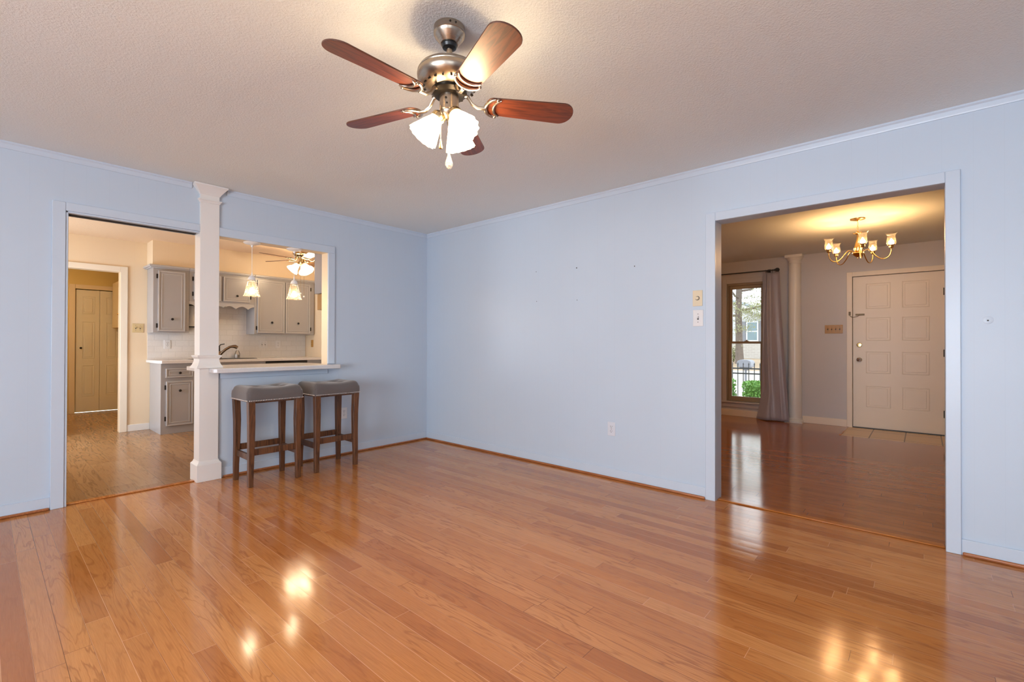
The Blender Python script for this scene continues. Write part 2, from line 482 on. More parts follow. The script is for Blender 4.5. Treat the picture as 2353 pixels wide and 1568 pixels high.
# ---------------------------------------------------------------- mesh helpers
class MB:
    """Collects shapes; build() links them as one mesh object."""
    def __init__(s):
        s.v, s.f, s.m = [], [], []
    def add(s, verts, faces, mat=0, mx=None):
        b = len(s.v)
        s.v += [tuple(mx @ Vector(v)) if mx is not None else tuple(v) for v in verts]
        s.f += [tuple(b+i for i in f) for f in faces]
        s.m += [mat]*len(faces)
        return s
    def box(s, x0, x1, y0, y1, z0, z1, mat=0, mx=None):
        x0, x1 = sorted((x0, x1)); y0, y1 = sorted((y0, y1)); z0, z1 = sorted((z0, z1))
        v = [(x0,y0,z0),(x1,y0,z0),(x1,y1,z0),(x0,y1,z0),(x0,y0,z1),(x1,y0,z1),(x1,y1,z1),(x0,y1,z1)]
        f = [(0,3,2,1),(4,5,6,7),(0,1,5,4),(1,2,6,5),(2,3,7,6),(3,0,4,7)]
        return s.add(v, f, mat, mx)
    def lathe(s, prof, seg=32, mx=None, mat=0, scallop=None, close=False):
        """prof: (radius, z) pairs; scallop(i, angle) scales the radius."""
        v, f = [], []
        n = len(prof)
        for i, (r, z) in enumerate(prof):
            for k in range(seg):
                a = 2*PI*k/seg
                q = r*(scallop(i/(n-1), a) if scallop else 1)
                v.append((q*math.cos(a), q*math.sin(a), z))
        for i in range(n-1):
            for k in range(seg):
                k2 = (k+1) % seg
                f.append((i*seg+k, i*seg+k2, (i+1)*seg+k2, (i+1)*seg+k))
        if close:
            f.append(tuple(reversed(range(seg))))
            f.append(tuple(range((n-1)*seg, n*seg)))
        return s.add(v, f, mat, mx)
    def cyl(s, p0, p1, r0, r1=None, seg=16, mat=0):
        r1 = r0 if r1 is None else r1
        p0, p1 = Vector(p0), Vector(p1)
        d = p1-p0
        mx = Matrix.Translation(p0) @ d.to_track_quat('Z', 'Y').to_matrix().to_4x4()
        return s.lathe([(r0, 0), (r1, d.length)], seg, mx, mat, None, True)
    def tube(s, pts, r, seg=10, mat=0, flat=1.0):
        pts = [Vector(p) for p in pts]
        n = len(pts)
        rs = r if isinstance(r, (list, tuple)) else [r]*n
        v, f = [], []
        a = None
        for i, p in enumerate(pts):
            d = (pts[min(i+1, n-1)]-pts[max(i-1, 0)]).normalized()
            if a is None:
                a = d.cross(Vector((0, 0, 1)))
                if a.length < 0.05:
                    a = d.cross(Vector((0, 1, 0)))
            else:
                a = a - d*a.dot(d)
            a.normalize()
            b = a.cross(d)
            for k in range(seg):
                t = 2*PI*k/seg
                v.append(p + a*math.cos(t)*rs[i] + b*math.sin(t)*rs[i]*flat)
        for i in range(n-1):
            for k in range(seg):
                k2 = (k+1) % seg
                f.append((i*seg+k, i*seg+k2, (i+1)*seg+k2, (i+1)*seg+k))
        f.append(tuple(reversed(range(seg))))
        f.append(tuple(range((n-1)*seg, n*seg)))
        return s.add(v, f, mat)
    def sphere(s, c, r, seg=16, rings=10, mat=0, sz=1.0):
        prof = [(max(1e-5, r*math.sin(PI*i/rings)), -r*sz*math.cos(PI*i/rings)) for i in range(rings+1)]
        return s.lathe(prof, seg, Matrix.Translation(Vector(c)), mat)
    def prism(s, poly, z0, z1, mat=0, mx=None):
        n = len(poly)
        v = [(x, y, z0) for x, y in poly] + [(x, y, z1) for x, y in poly]
        f = [tuple(reversed(range(n))), tuple(range(n, 2*n))]
        f += [(i, (i+1) % n, n+(i+1) % n, n+i) for i in range(n)]
        return s.add(v, f, mat, mx)
    def square_stack(s, prof, cx, cy, hx, hy, mat=0):
        """A square shaft or moulding: (overhang, z) pairs round a rectangle hx by hy."""
        v, f = [], []
        for e, z in prof:
            for sx, sy in ((-1,-1),(1,-1),(1,1),(-1,1)):
                v.append((cx+sx*(hx+e), cy+sy*(hy+e), z))
        n = len(prof)
        for i in range(n-1):
            for k in range(4):
                k2 = (k+1) % 4
                f.append((i*4+k, i*4+k2, (i+1)*4+k2, (i+1)*4+k))
        f.append((3, 2, 1, 0))
        f.append(tuple(range((n-1)*4, n*4)))
        return s.add(v, f, mat)
    def build(s, name, mats, parent=None, smooth=35, bevel=0.0, bseg=2, loc=None, subsurf=0):
        me = bpy.data.meshes.new(name)
        vv = s.v
        if loc is not None:
            vv = [(a-loc[0], b-loc[1], c-loc[2]) for a, b, c in s.v]
        me.from_pydata(vv, [], s.f)
        bm = bmesh.new()
        bm.from_mesh(me)
        bmesh.ops.recalc_face_normals(bm, faces=bm.faces)
        bm.to_mesh(me)
        bm.free()
        if not isinstance(mats, (list, tuple)):
            mats = [mats]
        for mt in mats:
            me.materials.append(mt)
        for p, mi in zip(me.polygons, s.m):
            p.material_index = mi
        if smooth:
            me.polygons.foreach_set('use_smooth', [True]*len(me.polygons))
            me.set_sharp_from_angle(angle=math.radians(smooth))
        me.update()
        o = bpy.data.objects.new(name, me)
        COL.objects.link(o)
        if loc is not None:
            o.location = loc
        if parent is not None:
            o.parent = parent
        if bevel:
            b = o.modifiers.new('bevel', 'BEVEL')
            b.width = bevel
            b.segments = bseg
            b.limit_method = 'ANGLE'
            b.angle_limit = math.radians(40)
        if subsurf:
            b = o.modifiers.new('subsurf', 'SUBSURF')
            b.levels = b.render_levels = subsurf
        return o

def tag(o, label=None, cat=None, group=None, kind=None):
    if label: o['label'] = label
    if cat: o['category'] = cat
    if group: o['group'] = group
    if kind: o['kind'] = kind
    return o

def thing(name, loc, label, cat, group=None, rz=0.0, kind=None):
    o = bpy.data.objects.new(name, None)
    o.empty_display_size = 0.05
    COL.objects.link(o)
    o.location = loc
    o.rotation_euler = (0, 0, rz)
    return tag(o, label, cat, group, kind)

def struct(name, mb, mats, label=None, cat=None, **kw):
    o = mb.build(name, mats, **kw)
    return tag(o, label, cat, None, 'structure')

def by_normal(o, rule):
    for p in o.data.polygons:
        i = rule(p.normal, p.center)
        if i is not None:
            p.material_index = i

def copy_tree(o, parent=None):
    c = o.copy()
    COL.objects.link(c)
    if parent is not None:
        c.parent = parent
    for ch in list(o.children):
        copy_tree(ch, c)
    return c

# ---------------------------------------------------------------- the rooms
H = 2.44
T = 0.12
XL, YF = -7.0, -6.3          # living room: x XL..0, y YF..0
KX0, KY1 = -3.75, 3.17       # kitchen: x KX0..0, y T..KY1
FX = 4.37                    # inside face of the foyer's front wall
LO0, LO1 = -3.128, -1.245    # opening to the kitchen and pass-through
RO0, RO1 = -4.55, -3.329     # opening to the foyer
OZ = 2.037

struct('floor', MB().box(XL, 0.03, YF, 0.03, -0.1, 0.0), M['floor'], 'glossy red oak strip floor of the empty living room', 'floor', smooth=0)
struct('floor_kitchen', MB().box(KX0, 0.0, 0.03, 5.8, -0.1, 0.0), M['floor_kit'], 'brown wood floor of the kitchen beyond the opening', 'floor', smooth=0)
struct('floor_foyer', MB().box(0.03, 3.60, YF, 0.0, -0.1, 0.0).box(3.60, FX, -3.66, 0.0, -0.1, 0.0), M['floor_foyer'], 'reflective oak floor of the foyer, dim light put into its darker tones', 'floor', smooth=0)
struct('floor_tile', MB().box(3.60, FX, YF, -3.66, -0.1, 0.002), M['floor_tile'], 'tan square tiles in front of the entry door', 'floor', smooth=0)
struct('ceiling', MB().box(XL-0.1, 0.06, YF-0.1, 0.06, H, H+0.1), M['ceiling'], 'textured white living room ceiling', 'ceiling', smooth=0)
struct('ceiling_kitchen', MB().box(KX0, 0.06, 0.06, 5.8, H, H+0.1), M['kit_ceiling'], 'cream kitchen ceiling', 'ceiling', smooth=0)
struct('ceiling_foyer', MB().box(0.06, FX+0.15, YF-0.1, 0.06, H, H+0.1), M['ceiling'], 'textured foyer ceiling lit by the chandelier', 'ceiling', smooth=0)
struct('roof', MB().box(XL-0.4, FX+0.45, YF-0.5, 6.2, H+0.12, H+0.2), M['roof'], smooth=0)

wb_ = MB()
wb_.box(XL, LO0, 0, T, 0, H).box(LO0, -2.3445, 0, T, OZ, H).box(-2.2055, LO1, 0, T, OZ, H).box(LO1, 0.0, 0, T, 0, H)
wb_.box(-2.2, LO1, 0, T, 0, 0.886)
o = struct('wall_back', wb_, [M['wall'], M['kit_wall']], 'pale blue panelled wall with the kitchen opening and pass-through', 'wall', smooth=0)
by_normal(o, lambda n, c: 1 if (n.y > 0.5 or (n.x < -0.5 and c.x > -1.3 and c.z > 0.9) or (n.z < -0.5 and c.x > -2.3)) else 0)
wr_ = MB()
wr_.box(0, T, RO1, 0.12, 0, H).box(0, T, RO0, RO1, 2.03, H).box(0, T, YF, RO0, 0, H)
o = struct('wall_right', wr_, [M['wall_y'], M['foyer_wall']], 'long pale blue panelled wall with the foyer opening', 'wall', smooth=0)
by_normal(o, lambda n, c: 1 if n.x > 0.5 else 0)
# walls behind the camera, with the living room's windows
wl_ = MB()
wl_.box(XL-T, XL, -5.50, YF, 0, H).box(XL-T, XL, -2.50, T, 0, H).box(XL-T, XL, -5.50, -2.50, 0, 0.35).box(XL-T, XL, -5.50, -2.50, 2.1, H)
struct('wall_left', wl_, M['wall_y'], smooth=0)
wf_ = MB()
wf_.box(XL-T, -5.70, YF-T, YF, 0, H).box(-4.20, T, YF-T, YF, 0, H).box(-5.70, -4.20, YF-T, YF, 2.08, H).box(-5.70, -4.20, YF-T, YF, 0, 0.9)
struct('wall_front', wf_, M['wall'], smooth=0)
# kitchen and the utility room behind it
KD0, KD1 = -3.15, -2.365
wk = MB()
wk.box(KX0, KD0, KY1, KY1+T, 0, H).box(KD0, KD1, KY1, KY1+T, 2.03, H).box(KD1, 0.0, KY1, KY1+T, 0, H)
o = struct('wall_kitchen', wk, [M['kit_wall'], M['back_wall']], 'cream kitchen wall with the utility room doorway', 'wall', smooth=0)
by_normal(o, lambda n, c: 1 if n.y > 0.5 else 0)
struct('wall_kitchen_right', MB().box(0, T, T, 5.8, 0, H), M['kit_wall_y'], 'tan end wall of the kitchen beside the counter', 'wall', smooth=0)
struct('wall_kitchen_left', MB().box(KX0-T, KX0, T, 1.75, 0, H).box(KX0-T, KX0, 2.9, 5.9, 0, H).box(KX0-T, KX0, 1.75, 2.9, 2.03, H), M['kit_wall_y'], smooth=0)
BX0, BX1, BY = -2.53, -1.945, 5.72     # closet doors in the utility room
wu = MB()
wu.box(KX0, BX0-0.005, BY, BY+T, 0, H).box(BX0-0.005, BX1+0.005, BY, BY+T, 2.0, H).box(BX1+0.005, 0, BY, BY+T, 0, H).box(KX0, 0, BY+T, BY+T+0.05, 0, H)
struct('wall_utility_back', wu, M['back_wall'], 'yellow wall above the closet doors', 'wall', smooth=0)
struct('wall_utility_right', MB().box(-1.76, -1.66, KY1+T, BY, 0, H), M['back_wall'], smooth=0)
# soffit over the wall cabinets
struct('trim_soffit', MB().box(-2.095, 0.0, 2.865, KY1, 2.13, H), M['kit_wall'], 'cream soffit box above the kitchen wall cabinets', 'soffit', smooth=0)
# foyer walls
WY0, WY1, WZ0, WZ1 = -2.624, -2.09, 0.235, 2.10   # rough opening of the window
DY0, DY1, DZ = -4.662, -3.728, 2.065              # rough opening of the entry door
wf2 = MB()
wf2.box(FX, FX+0.15, WY1, 0.12, 0, H).box(FX, FX+0.15, WY0, WY1, 0, WZ0).box(FX, FX+0.15, WY0, WY1, WZ1, H)
wf2.box(FX, FX+0.15, DY1, WY0, 0, H).box(FX, FX+0.15, DY0, DY1, DZ, H).box(FX, FX+0.15, YF, DY0, 0, H)
struct('wall_foyer', wf2, M['foyer_wall'], 'grey foyer wall holding the entry door and tall window', 'wall', smooth=0)
struct('wall_foyer_left', MB().box(T, FX, 0.0, 0.1, 0, H), M['foyer_wall'], smooth=0)
struct('wall_foyer_right', MB().box(T, FX, YF-0.1, YF, 0, H), M['foyer_wall'], smooth=0)

# window frames of the living room, behind the camera
def plain_window(name, lo, hi, axis, at, z0, z1, mull):
    b = MB()
    w = 0.05
    def bar(a0, a1, c0, c1):
        if axis == 'y':
            b.box(at-0.06, at-0.01, a0, a1, c0, c1)
        else:
            b.box(a0, a1, at-0.06, at-0.01, c0, c1)
    bar(lo, hi, z0, z0+w); bar(lo, hi, z1-w, z1)
    for k in range(mull+1):
        c = lo+(hi-lo)*k/mull
        bar(max(lo, c-w/2-0.01), min(hi, c+w/2+0.01), z0, z1)
    return struct(name, b, M['white_trim'], smooth=0)
plain_window('window_2', -5.50, -2.50, 'y', XL, 0.35, 2.1, 3)
plain_window('window_4', 1.75, 2.9, 'y', KX0, 0.0, 2.03, 1)
plain_window('window_3', -5.70, -4.20, 'x', YF, 0.9, 2.08, 2)

# ---------------------------------------------------------------- trims
def casing(name, mat, legs, label, bev=0.003):
    b = MB()
    for bx in legs:
        b.box(*bx)
    return struct(name, b, mat, label, 'trim', smooth=30, bevel=bev)
# round the kitchen opening (one casing runs over both openings)
casing('trim_1', M['trim_blue'], [(-3.21, -3.142, -0.018, 0, 0, 2.108), (-3.142, LO0, -0.012, 0, 0.0, 2.05), (-3.142, -2.345, -0.018, 0, 2.05, 2.108),
    (-3.142, -2.345, -0.012, 0, OZ, 2.05), (-2.206, -1.175, -0.018, 0, OZ, 2.108), (LO1, -1.175, -0.018, 0, 0.93, OZ)],
    'pale blue casing round the kitchen opening and pass-through')
casing('trim_2', M['trim_blue'], [(-0.018, 0, -3.329, -3.261, 0, 2.092), (-0.018, 0, RO0, -3.329, 2.03, 2.092), (-0.018, 0, -4.612, RO0, 0, 2.092)],
    'pale blue casing round the foyer opening')
casing('trim_3', M['kit_trim'], [(KD1, -2.293, KY1-0.018, KY1, 0, 2.10), (KD0, KD1, KY1-0.018, KY1, 2.03, 2.10), (KD0-0.07, KD0, KY1-0.018, KY1, 0, 2.10)],
    'white casing round the utility room doorway')
casing('trim_4', M['door_white'], [(BX0-0.075, BX0-0.005, BY-0.015, BY, 0, 2.07), (BX0-0.005, BX1+0.005, BY-0.015, BY, 2.0, 2.07), (BX1+0.005, BX1+0.075, BY-0.015, BY, 0, 2.07)],
    'cream casing round the closet doors')
casing('trim_5', M['door_white'], [(FX-0.02, FX, DY1, DY1+0.062, 0, 2.125), (FX-0.02, FX, DY0, DY1, DZ, 2.125), (FX-0.02, FX, DY0-0.062, DY0, 0, 2.125)],
    'cream casing round the entry door')
# pocket-door track in the head of the kitchen opening
struct('trim_track', MB().box(LO0, -2.36, 0.03, 0.085, OZ-0.004, OZ), M['dark'], 'dark track slot in the head of the kitchen opening', 'trim', smooth=0)

def crown(name, along, a0, a1, label):
    b = MB()
    prof = [(0.0, H-0.047), (-0.006, H-0.047), (-0.008, H-0.04), (-0.011, H-0.018), (-0.018, H-0.01), (-0.018, H), (0.0, H)]
    n = len(prof)
    v = []
    for a in (a0, a1):
        for p, z in prof:
            v.append((a, p, z) if along == 'x' else (p, a, z))
    f = [(i, (i+1) % n, n+(i+1) % n, n+i) for i in range(n)] + [tuple(range(n)), tuple(range(n, 2*n))]
    b.add(v, f)
    return struct(name, b, M['trim_blue'], label, 'trim', smooth=0)
crown('trim_6', 'x', XL, -2.40, 'narrow crown strip over the kitchen opening')
crown('trim_7', 'x', -2.145, 0.0, 'narrow crown strip between the square column and the room corner')
crown('trim_8', 'y', YF, 0.0, 'narrow crown strip along the long blue wall')

def baseboard(name, mat, boxes, shoes, label, h=0.085):
    b = MB()
    for x0, x1, y0, y1 in boxes:
        b.box(x0, x1, y0, y1, 0.0, h)
    o = struct(name, b, mat, label, 'baseboard', smooth=30, bevel=0.003)
    s = MB()
    for x0, x1, y0, y1 in shoes:
        s.box(x0, x1, y0, y1, 0, 0.019)
    if shoes:
        q = s.build('shoe_molding', M['shoe'], o, bevel=0.007, bseg=3)
        tag(q, 'brown wood shoe moulding')
    return o
baseboard('baseboard_left', M['trim_blue'], [(XL, -3.21, -0.011, 0)], [(XL, -3.214, -0.026, -0.011)], 'pale blue baseboard left of the kitchen opening')
baseboard('baseboard_back', M['trim_blue'], [(-2.19, 0, -0.011, 0)], [(-2.17, 0, -0.026, -0.011)], 'pale blue baseboard below the bar and along to the corner')
baseboard('baseboard_right', M['trim_blue'], [(-0.011, 0, -3.261, -0.011)], [(-0.026, -0.011, -3.258, -0.026)], 'pale blue baseboard between the corner and foyer opening')
baseboard('baseboard_front', M['trim_blue'], [(-0.011, 0, YF, -4.612)], [(-0.026, -0.011, YF, -4.616)], 'pale blue baseboard right of the foyer opening')
baseboard('baseboard_kitchen', M['white_trim'], [(-2.293, -2.06, KY1-0.012, KY1)], [], 'white baseboard beside the kitchen base cabinet')
baseboard('baseboard_foyer', M['door_white'], [(FX-0.013, FX, -3.666, -3.14), (FX-0.013, FX, -2.95, 0.0)], [], 'cream baseboard along the foyer wall', 0.10)

def threshold(name, x0, x1, y0, y1, label):
    b = MB().box(x0, x1, y0, y1, 0.0, 0.009)
    return struct(name, b, M['threshold'], label, 'threshold', bevel=0.005)
threshold('trim_9', -3.128, -2.352, 0.02, 0.068, 'wooden threshold strip at the kitchen opening')
threshold('trim_10', 0.03, 0.085, RO0, RO1, 'glossy wooden threshold strip at the foyer opening')
threshold('trim_11', 3.60, FX-0.02, -3.685, -3.66, 'dark wood edging beside the entry tiles')

# nail holes left in the long wall
for y, z, r in ((-1.665, 1.828, 0.004), (-2.127, 1.817, 0.006), (-2.689, 1.772, 0.005), (-1.671, 1.543, 0.004), (-2.132, 1.528, 0.004), (-4.716, 1.266, 0.004)):
    b = MB().cyl((-0.0004, y, z), (-0.0012, y, z), r, r*0.7, 10)
    b.build('nail_hole', M['slot'], bpy.data.objects['wall_right'])
b = MB().lathe([(0.022, 0.0), (0.018, 0.0012), (0.009, 0.0016)], 14, Matrix.Translation((-0.0002, -4.716, 1.268)) @ Matrix.Rotation(-PI/2, 4, 'Y'))
b.build('patch', M['trim_blue'], bpy.data.objects['wall_right'])
# ledge under the bar top
struct('trim_12', MB().box(-2.19, -1.245, -0.012, 0, 0.835, 0.886), M['trim_blue'], 'pale blue board under the bar top', 'trim', bevel=0.002)

# ---------------------------------------------------------------- square column
sqc = thing('square_column', (-2.275, 0.05, 0), 'white square column with mouldings at the end of the breakfast bar', 'column', kind='thing')
hs, hd = 0.0695, 0.0705
MB().square_stack([(0.0, 0.12), (0.0, H-0.005)], 0, 0, hs, hd).build('shaft', M['column'], sqc, bevel=0.002)
MB().square_stack([(0.020, 0.0), (0.020, 0.135), (0.016, 0.140), (0.006, 0.152), (0.003, 0.165), (0.0, 0.167)], 0, 0, hs, hd).build('base', M['column'], sqc, bevel=0.0015)
MB().square_stack([(0.0, 0.9265), (0.026, 0.927), (0.026, 0.936), (0.014, 0.955), (0.004, 0.985), (0.004, 1.004), (0.014, 1.018), (0.018, 1.024), (0.018, 1.034), (0.0, 1.036)], 0, 0, hs, hd).build('collar', M['column'], sqc, bevel=0.001)
MB().square_stack([(0.0, 2.295), (0.004, 2.297), (0.006, 2.306), (0.014, 2.314), (0.014, 2.322), (0.0, 2.325)], 0, 0, hs, hd).build('neck_ring', M['column'], sqc, bevel=0.001)
MB().square_stack([(0.0, 2.358), (0.006, 2.364), (0.010, 2.374), (0.018, 2.384), (0.034, 2.405), (0.044, 2.418), (0.052, 2.425), (0.052, 2.438)], 0, 0, hs, hd).build('capital', M['column'], sqc, bevel=0.0015)

# ---------------------------------------------------------------- breakfast bar
bar = MB()
poly = [(-2.28, -0.13), (-2.255, -0.15), (-1.185, -0.15), (-1.165, -0.13), (-1.165, -0.02), (-1.247, -0.02), (-1.247, 0.125), (-1.20, 0.125), (-1.20, 0.50), (-1.28, 0.58), (-2.25, 0.58), (-2.30, 0.52), (-2.30, 0.125), (-2.20, 0.125), (-2.20, -0.028), (-2.28, -0.028)]
bar.prism(poly, 0.888, 0.926)
tag(bar.build('breakfast_bar', M['quartz'], bevel=0.006, bseg=3, loc=(-1.75, 0.2, 0.888)), 'speckled white quartz bar top in the pass-through', 'countertop')

# ---------------------------------------------------------------- kitchen cabinets
def knob_mb(x, y, z, r=0.016, d=(0, -1, 0)):
    b = MB()
    p = Vector((x, y, z)); d = Vector(d)
    mx = Matrix.Translation(p) @ d.to_track_quat('Z', 'Y').to_matrix().to_4x4()
    b.lathe([(r*0.55, 0), (r*0.45, r*0.7), (r*0.9, r*0.9), (r, r*1.3), (r*0.75, r*1.7), (0.0005, r*1.85)], 16, mx)
    return b

def panel_door(x0, x1, z0, z1, y, th=0.018, frame=0.035):
    """Flat slab with a raised moulded frame, front facing -Y at y-th."""
    b = MB()
    b.box(x0, x1, y-th, y, z0, z1)
    f = frame
    for bx in ((x0, x0+f*0.45, z0, z1), (x1-f*0.45, x1, z0, z1), (x0+f*0.45, x1-f*0.45, z0, z0+f*0.45), (x0+f*0.45, x1-f*0.45, z1-f*0.45, z1)):
        b.box(bx[0], bx[1], y-th-0.006, y-th, bx[2], bx[3], 1)
    i0, i1, j0, j1 = x0+f, x1-f, z0+f, z1-f
    g = 0.009
    for bx in ((i0, i0+g, j0, j1), (i1-g, i1, j0, j1), (i0+g, i1-g, j0, j0+g), (i0+g, i1-g, j1-g, j1)):
        b.box(bx[0], bx[1], y-th-0.004, y-th, bx[2], bx[3], 1)
    return b

def hinge_mb(x, y, z):
    return MB().box(x-0.007, x+0.007, y-0.008, y, z-0.028, z+0.028).cyl((x+0.006, y-0.008, z-0.026), (x+0.006, y-0.008, z+0.026), 0.005, seg=8)

def cabinet(name, x0, x1, y0, y1, z0, z1, label, doors=(), drawers=(), hinges=(), crown_=None, cat='cabinet', group=None, mats=None):
    ca, ce = mats or (M['cab'], M['cab_edge'])
    cx, cy = (x0+x1)/2, (y0+y1)/2
    t = thing(name, (cx, cy, z0), label, cat, group)
    off = (cx, cy, z0)
    def bld(mb, nm, mt, par, **kw):
        mb.v = [(a-off[0], b-off[1], c-off[2]) for a, b, c in mb.v]
        return mb.build(nm, mt, par, **kw)
    bld(MB().box(x0, x1, y0, y1, z0, z1), 'carcass', ca, t, bevel=0.002)
    if crown_:
        e0, e1 = crown_
        b = MB()
        b.box(x0-e0, x1+e1, y0-0.022, y1, z1-0.001, z1+0.012).box(x0-e0*1.5, x1+e1, y0-0.036, y1, z1+0.012, z1+0.038)
        bld(b, 'cornice', ce, t, bevel=0.005)
    for dx0, dx1, dz0, dz1, kn in doors:
        d = bld(panel_door(dx0, dx1, dz0, dz1, y0), 'door', [ca, ce], t, bevel=0.0025)
        if kn:
            bld(knob_mb(kn[0], y0-0.018, kn[1]), 'knob', M['bronze'], d)
    for dx0, dx1, dz0, dz1, kn in drawers:
        d = bld(panel_door(dx0, dx1, dz0, dz1, y0, 0.018, 0.03), 'drawer', [ca, ce], t, bevel=0.0025)
        if kn:
            bld(knob_mb(kn[0], y0-0.018, kn[1]), 'knob', M['bronze'], d)
    for hx, hz in hinges:
        bld(hinge_mb(hx, y0, hz), 'hinge', M['bronze'], t)
    return t, off

UF = 2.85
cabinet('wall_cabinet', -2.092, -1.706, UF, KY1-0.002, 1.265, 2.09, 'tall grey wall cabinet by the utility room doorway', [(-2.043, -1.752, 1.285, 2.058, (-1.895, 1.44))],
        hinges=[(-2.053, 1.355), (-2.053, 1.985)], crown_=(0.03, 0))
t, off = cabinet('wall_cabinet', -1.704, -0.902, UF, KY1-0.002, 1.69, 2.09, 'short grey wall cabinet with scalloped valance above the sink',
        [(-1.655, -1.335, 1.715, 2.058, (-1.47, 1.80)), (-1.305, -0.965, 1.715, 2.058, (-1.135, 1.80))],
        hinges=[(-1.665, 1.79), (-1.665, 1.99), (-0.955, 1.79), (-0.955, 1.99)], crown_=(0, 0))
# scalloped valance: three swags a side, cut as one board
n = 96
top = [(-1.704+0.802*i/n, 1.69) for i in range(n+1)]
def val_z(u):
    u = abs(u-0.5)*2            # 0 centre, 1 ends
    s = (u*2.5) % 1.0
    return 1.612 + 0.042*math.sin(PI*s)**0.8 + (0.012 if u < 0.08 else 0)
pts = [(-1.704+0.802*i/n, val_z(i/n)) for i in range(n+1)]
b = MB()
vv, ff = [], []
for yy in (UF+0.002, UF+0.020):
    for (a, zt), (c, zb) in zip(top, pts):
        vv += [(a, yy, zt), (c, yy, zb)]
k = 2*(n+1)
for i in range(n):
    ff += [(2*i, 2*i+2, 2*i+3, 2*i+1), (k+2*i, k+2*i+1, k+2*i+3, k+2*i+2), (2*i+1, 2*i+3, k+2*i+3, k+2*i+1)]
b.add([(x-off[0], y-off[1], z-off[2]) for x, y, z in vv], ff)
b.build('valance', M['cab_edge'], t, smooth=30)
cabinet('wall_cabinet', -0.90, -0.012, UF, KY1-0.002, 1.265, 2.09, 'double door grey wall cabinet in the kitchen corner', [(-0.862, -0.478, 1.285, 2.058, (-0.665, 1.44)), (-0.462, -0.085, 1.285, 2.058, (-0.275, 1.44))],
        hinges=[(-0.872, 1.355), (-0.872, 1.985), (-0.072, 1.355), (-0.072, 1.985)], crown_=(0, 0))
BF = 2.60
cabinet('base_cabinet', -2.06, -1.70, BF, KY1-0.002, 0.0, 0.876, 'grey base cabinet with one drawer at the open end of the counter',
        [(-2.005, -1.722, 0.10, 0.655, (-1.865, 0.535))], [(-2.01, -1.722, 0.70, 0.815, (-1.865, 0.757))], hinges=[(-2.013, 0.19), (-2.013, 0.58)])
t, off = cabinet('base_cabinet', -1.698, -0.835, BF, KY1-0.002, 0.0, 0.876, 'grey sink base cabinet behind the bar', [(-1.66, -1.28, 0.10, 0.655, (-1.31, 0.535)), (-1.25, -0.87, 0.10, 0.655, (-1.22, 0.535))],
        [(-1.66, -0.87, 0.70, 0.815, None)], hinges=[(-1.672, 0.58), (-1.672, 0.19)])
cabinet('base_cabinet', -0.233, -0.004, BF, KY1-0.002, 0.0, 0.876, 'narrow grey base cabinet between dishwasher and end wall', [(-0.20, -0.03, 0.10, 0.815, (-0.17, 0.70))])
t = thing('dishwasher', (-0.534, 2.86, 0), 'black dishwasher under the kitchen counter', 'dishwasher')
MB().box(-0.295, 0.295, -0.24, 0.30, 0.0, 0.872).build('body', M['black'], t, bevel=0.003)
MB().box(-0.293, 0.293, -0.275, -0.24, 0.72, 0.868).build('control_panel', M['black'], t, bevel=0.006)
MB().box(-0.293, 0.293, -0.268, -0.24, 0.10, 0.715).build('door', M['black'], t, bevel=0.004)
MB().box(-0.24, 0.24, -0.298, -0.275, 0.80, 0.818).build('handle', M['chrome'], t, bevel=0.004)
# counter, with the sink cut-out left as a raised rim
b = MB()
b.prism([(-2.088, 2.62), (-2.06, 2.555), (-0.004, 2.555), (-0.004, KY1-0.002), (-2.10, KY1-0.002)], 0.877, 0.915)
tag(b.build('kitchen_countertop', M['quartz'], bevel=0.005, bseg=3, loc=(-1.05, 2.86, 0.877)), 'long speckled quartz counter below the white tile', 'countertop')
struct('wall_backsplash', MB().box(-2.088, -0.006, KY1-0.008, KY1-0.001, 0.916, 1.70), M['tile'], 'white subway tile backsplash', 'backsplash', smooth=0)
t = thing('sink', (-1.30, 2.85, 0.915), 'dark rimmed kitchen sink in the long counter', 'sink')
MB().box(-0.37, 0.37, -0.21, 0.17, 0.0005, 0.004).build('rim', M['nickel_dark'], t, bevel=0.0015)
MB().box(-0.34, -0.01, -0.18, 0.14, 0.0042, 0.006).build('bowl', M['black'], t)
MB().box(0.01, 0.34, -0.18, 0.14, 0.0042, 0.006).build('bowl', M['black'], t)
# faucet
t = thing('faucet', (-1.285, 3.06, 0.9155), 'bronze pull-down faucet beside the column', 'faucet')
MB().lathe([(0.03, 0), (0.03, 0.008), (0.024, 0.02), (0.022, 0.09), (0.018, 0.10), (0.001, 0.104)], 20).build('base', M['faucet'], t)
MB().tube([(0, 0, 0.04), (0.03, -0.02, 0.085), (0.07, -0.045, 0.13), (0.115, -0.07, 0.163), (0.145, -0.09, 0.170)], [0.019, 0.018, 0.017, 0.017, 0.019], 14).build('spout', M['faucet'], t)
MB().tube([(0.14, -0.088, 0.170), (0.17, -0.105, 0.168), (0.195, -0.118, 0.150)], [0.020, 0.026, 0.022], 14).build('spray_head', M['faucet'], t)
MB().tube([(0, 0.0, 0.10), (0.0, 0.0, 0.175), (0.015, -0.008, 0.196), (0.06, -0.024, 0.205)], [0.010, 0.008, 0.007, 0.006], 10).build('handle', M['nickel_dark'], t)
t = thing('soap_bottle', (-1.045, 3.08, 0.9155), 'small clear soap bottle with a pump on the counter', 'bottle')
MB().lathe([(0.001, 0.0), (0.034, 0.0), (0.036, 0.006), (0.035, 0.06), (0.026, 0.09), (0.016, 0.108), (0.016, 0.118)], 24).build('bottle', M['lamp_glass'], t)
MB().lathe([(0.001, 0.004), (0.031, 0.004), (0.032, 0.05), (0.001, 0.05)], 24).build('soap', M['white_plastic'], t)
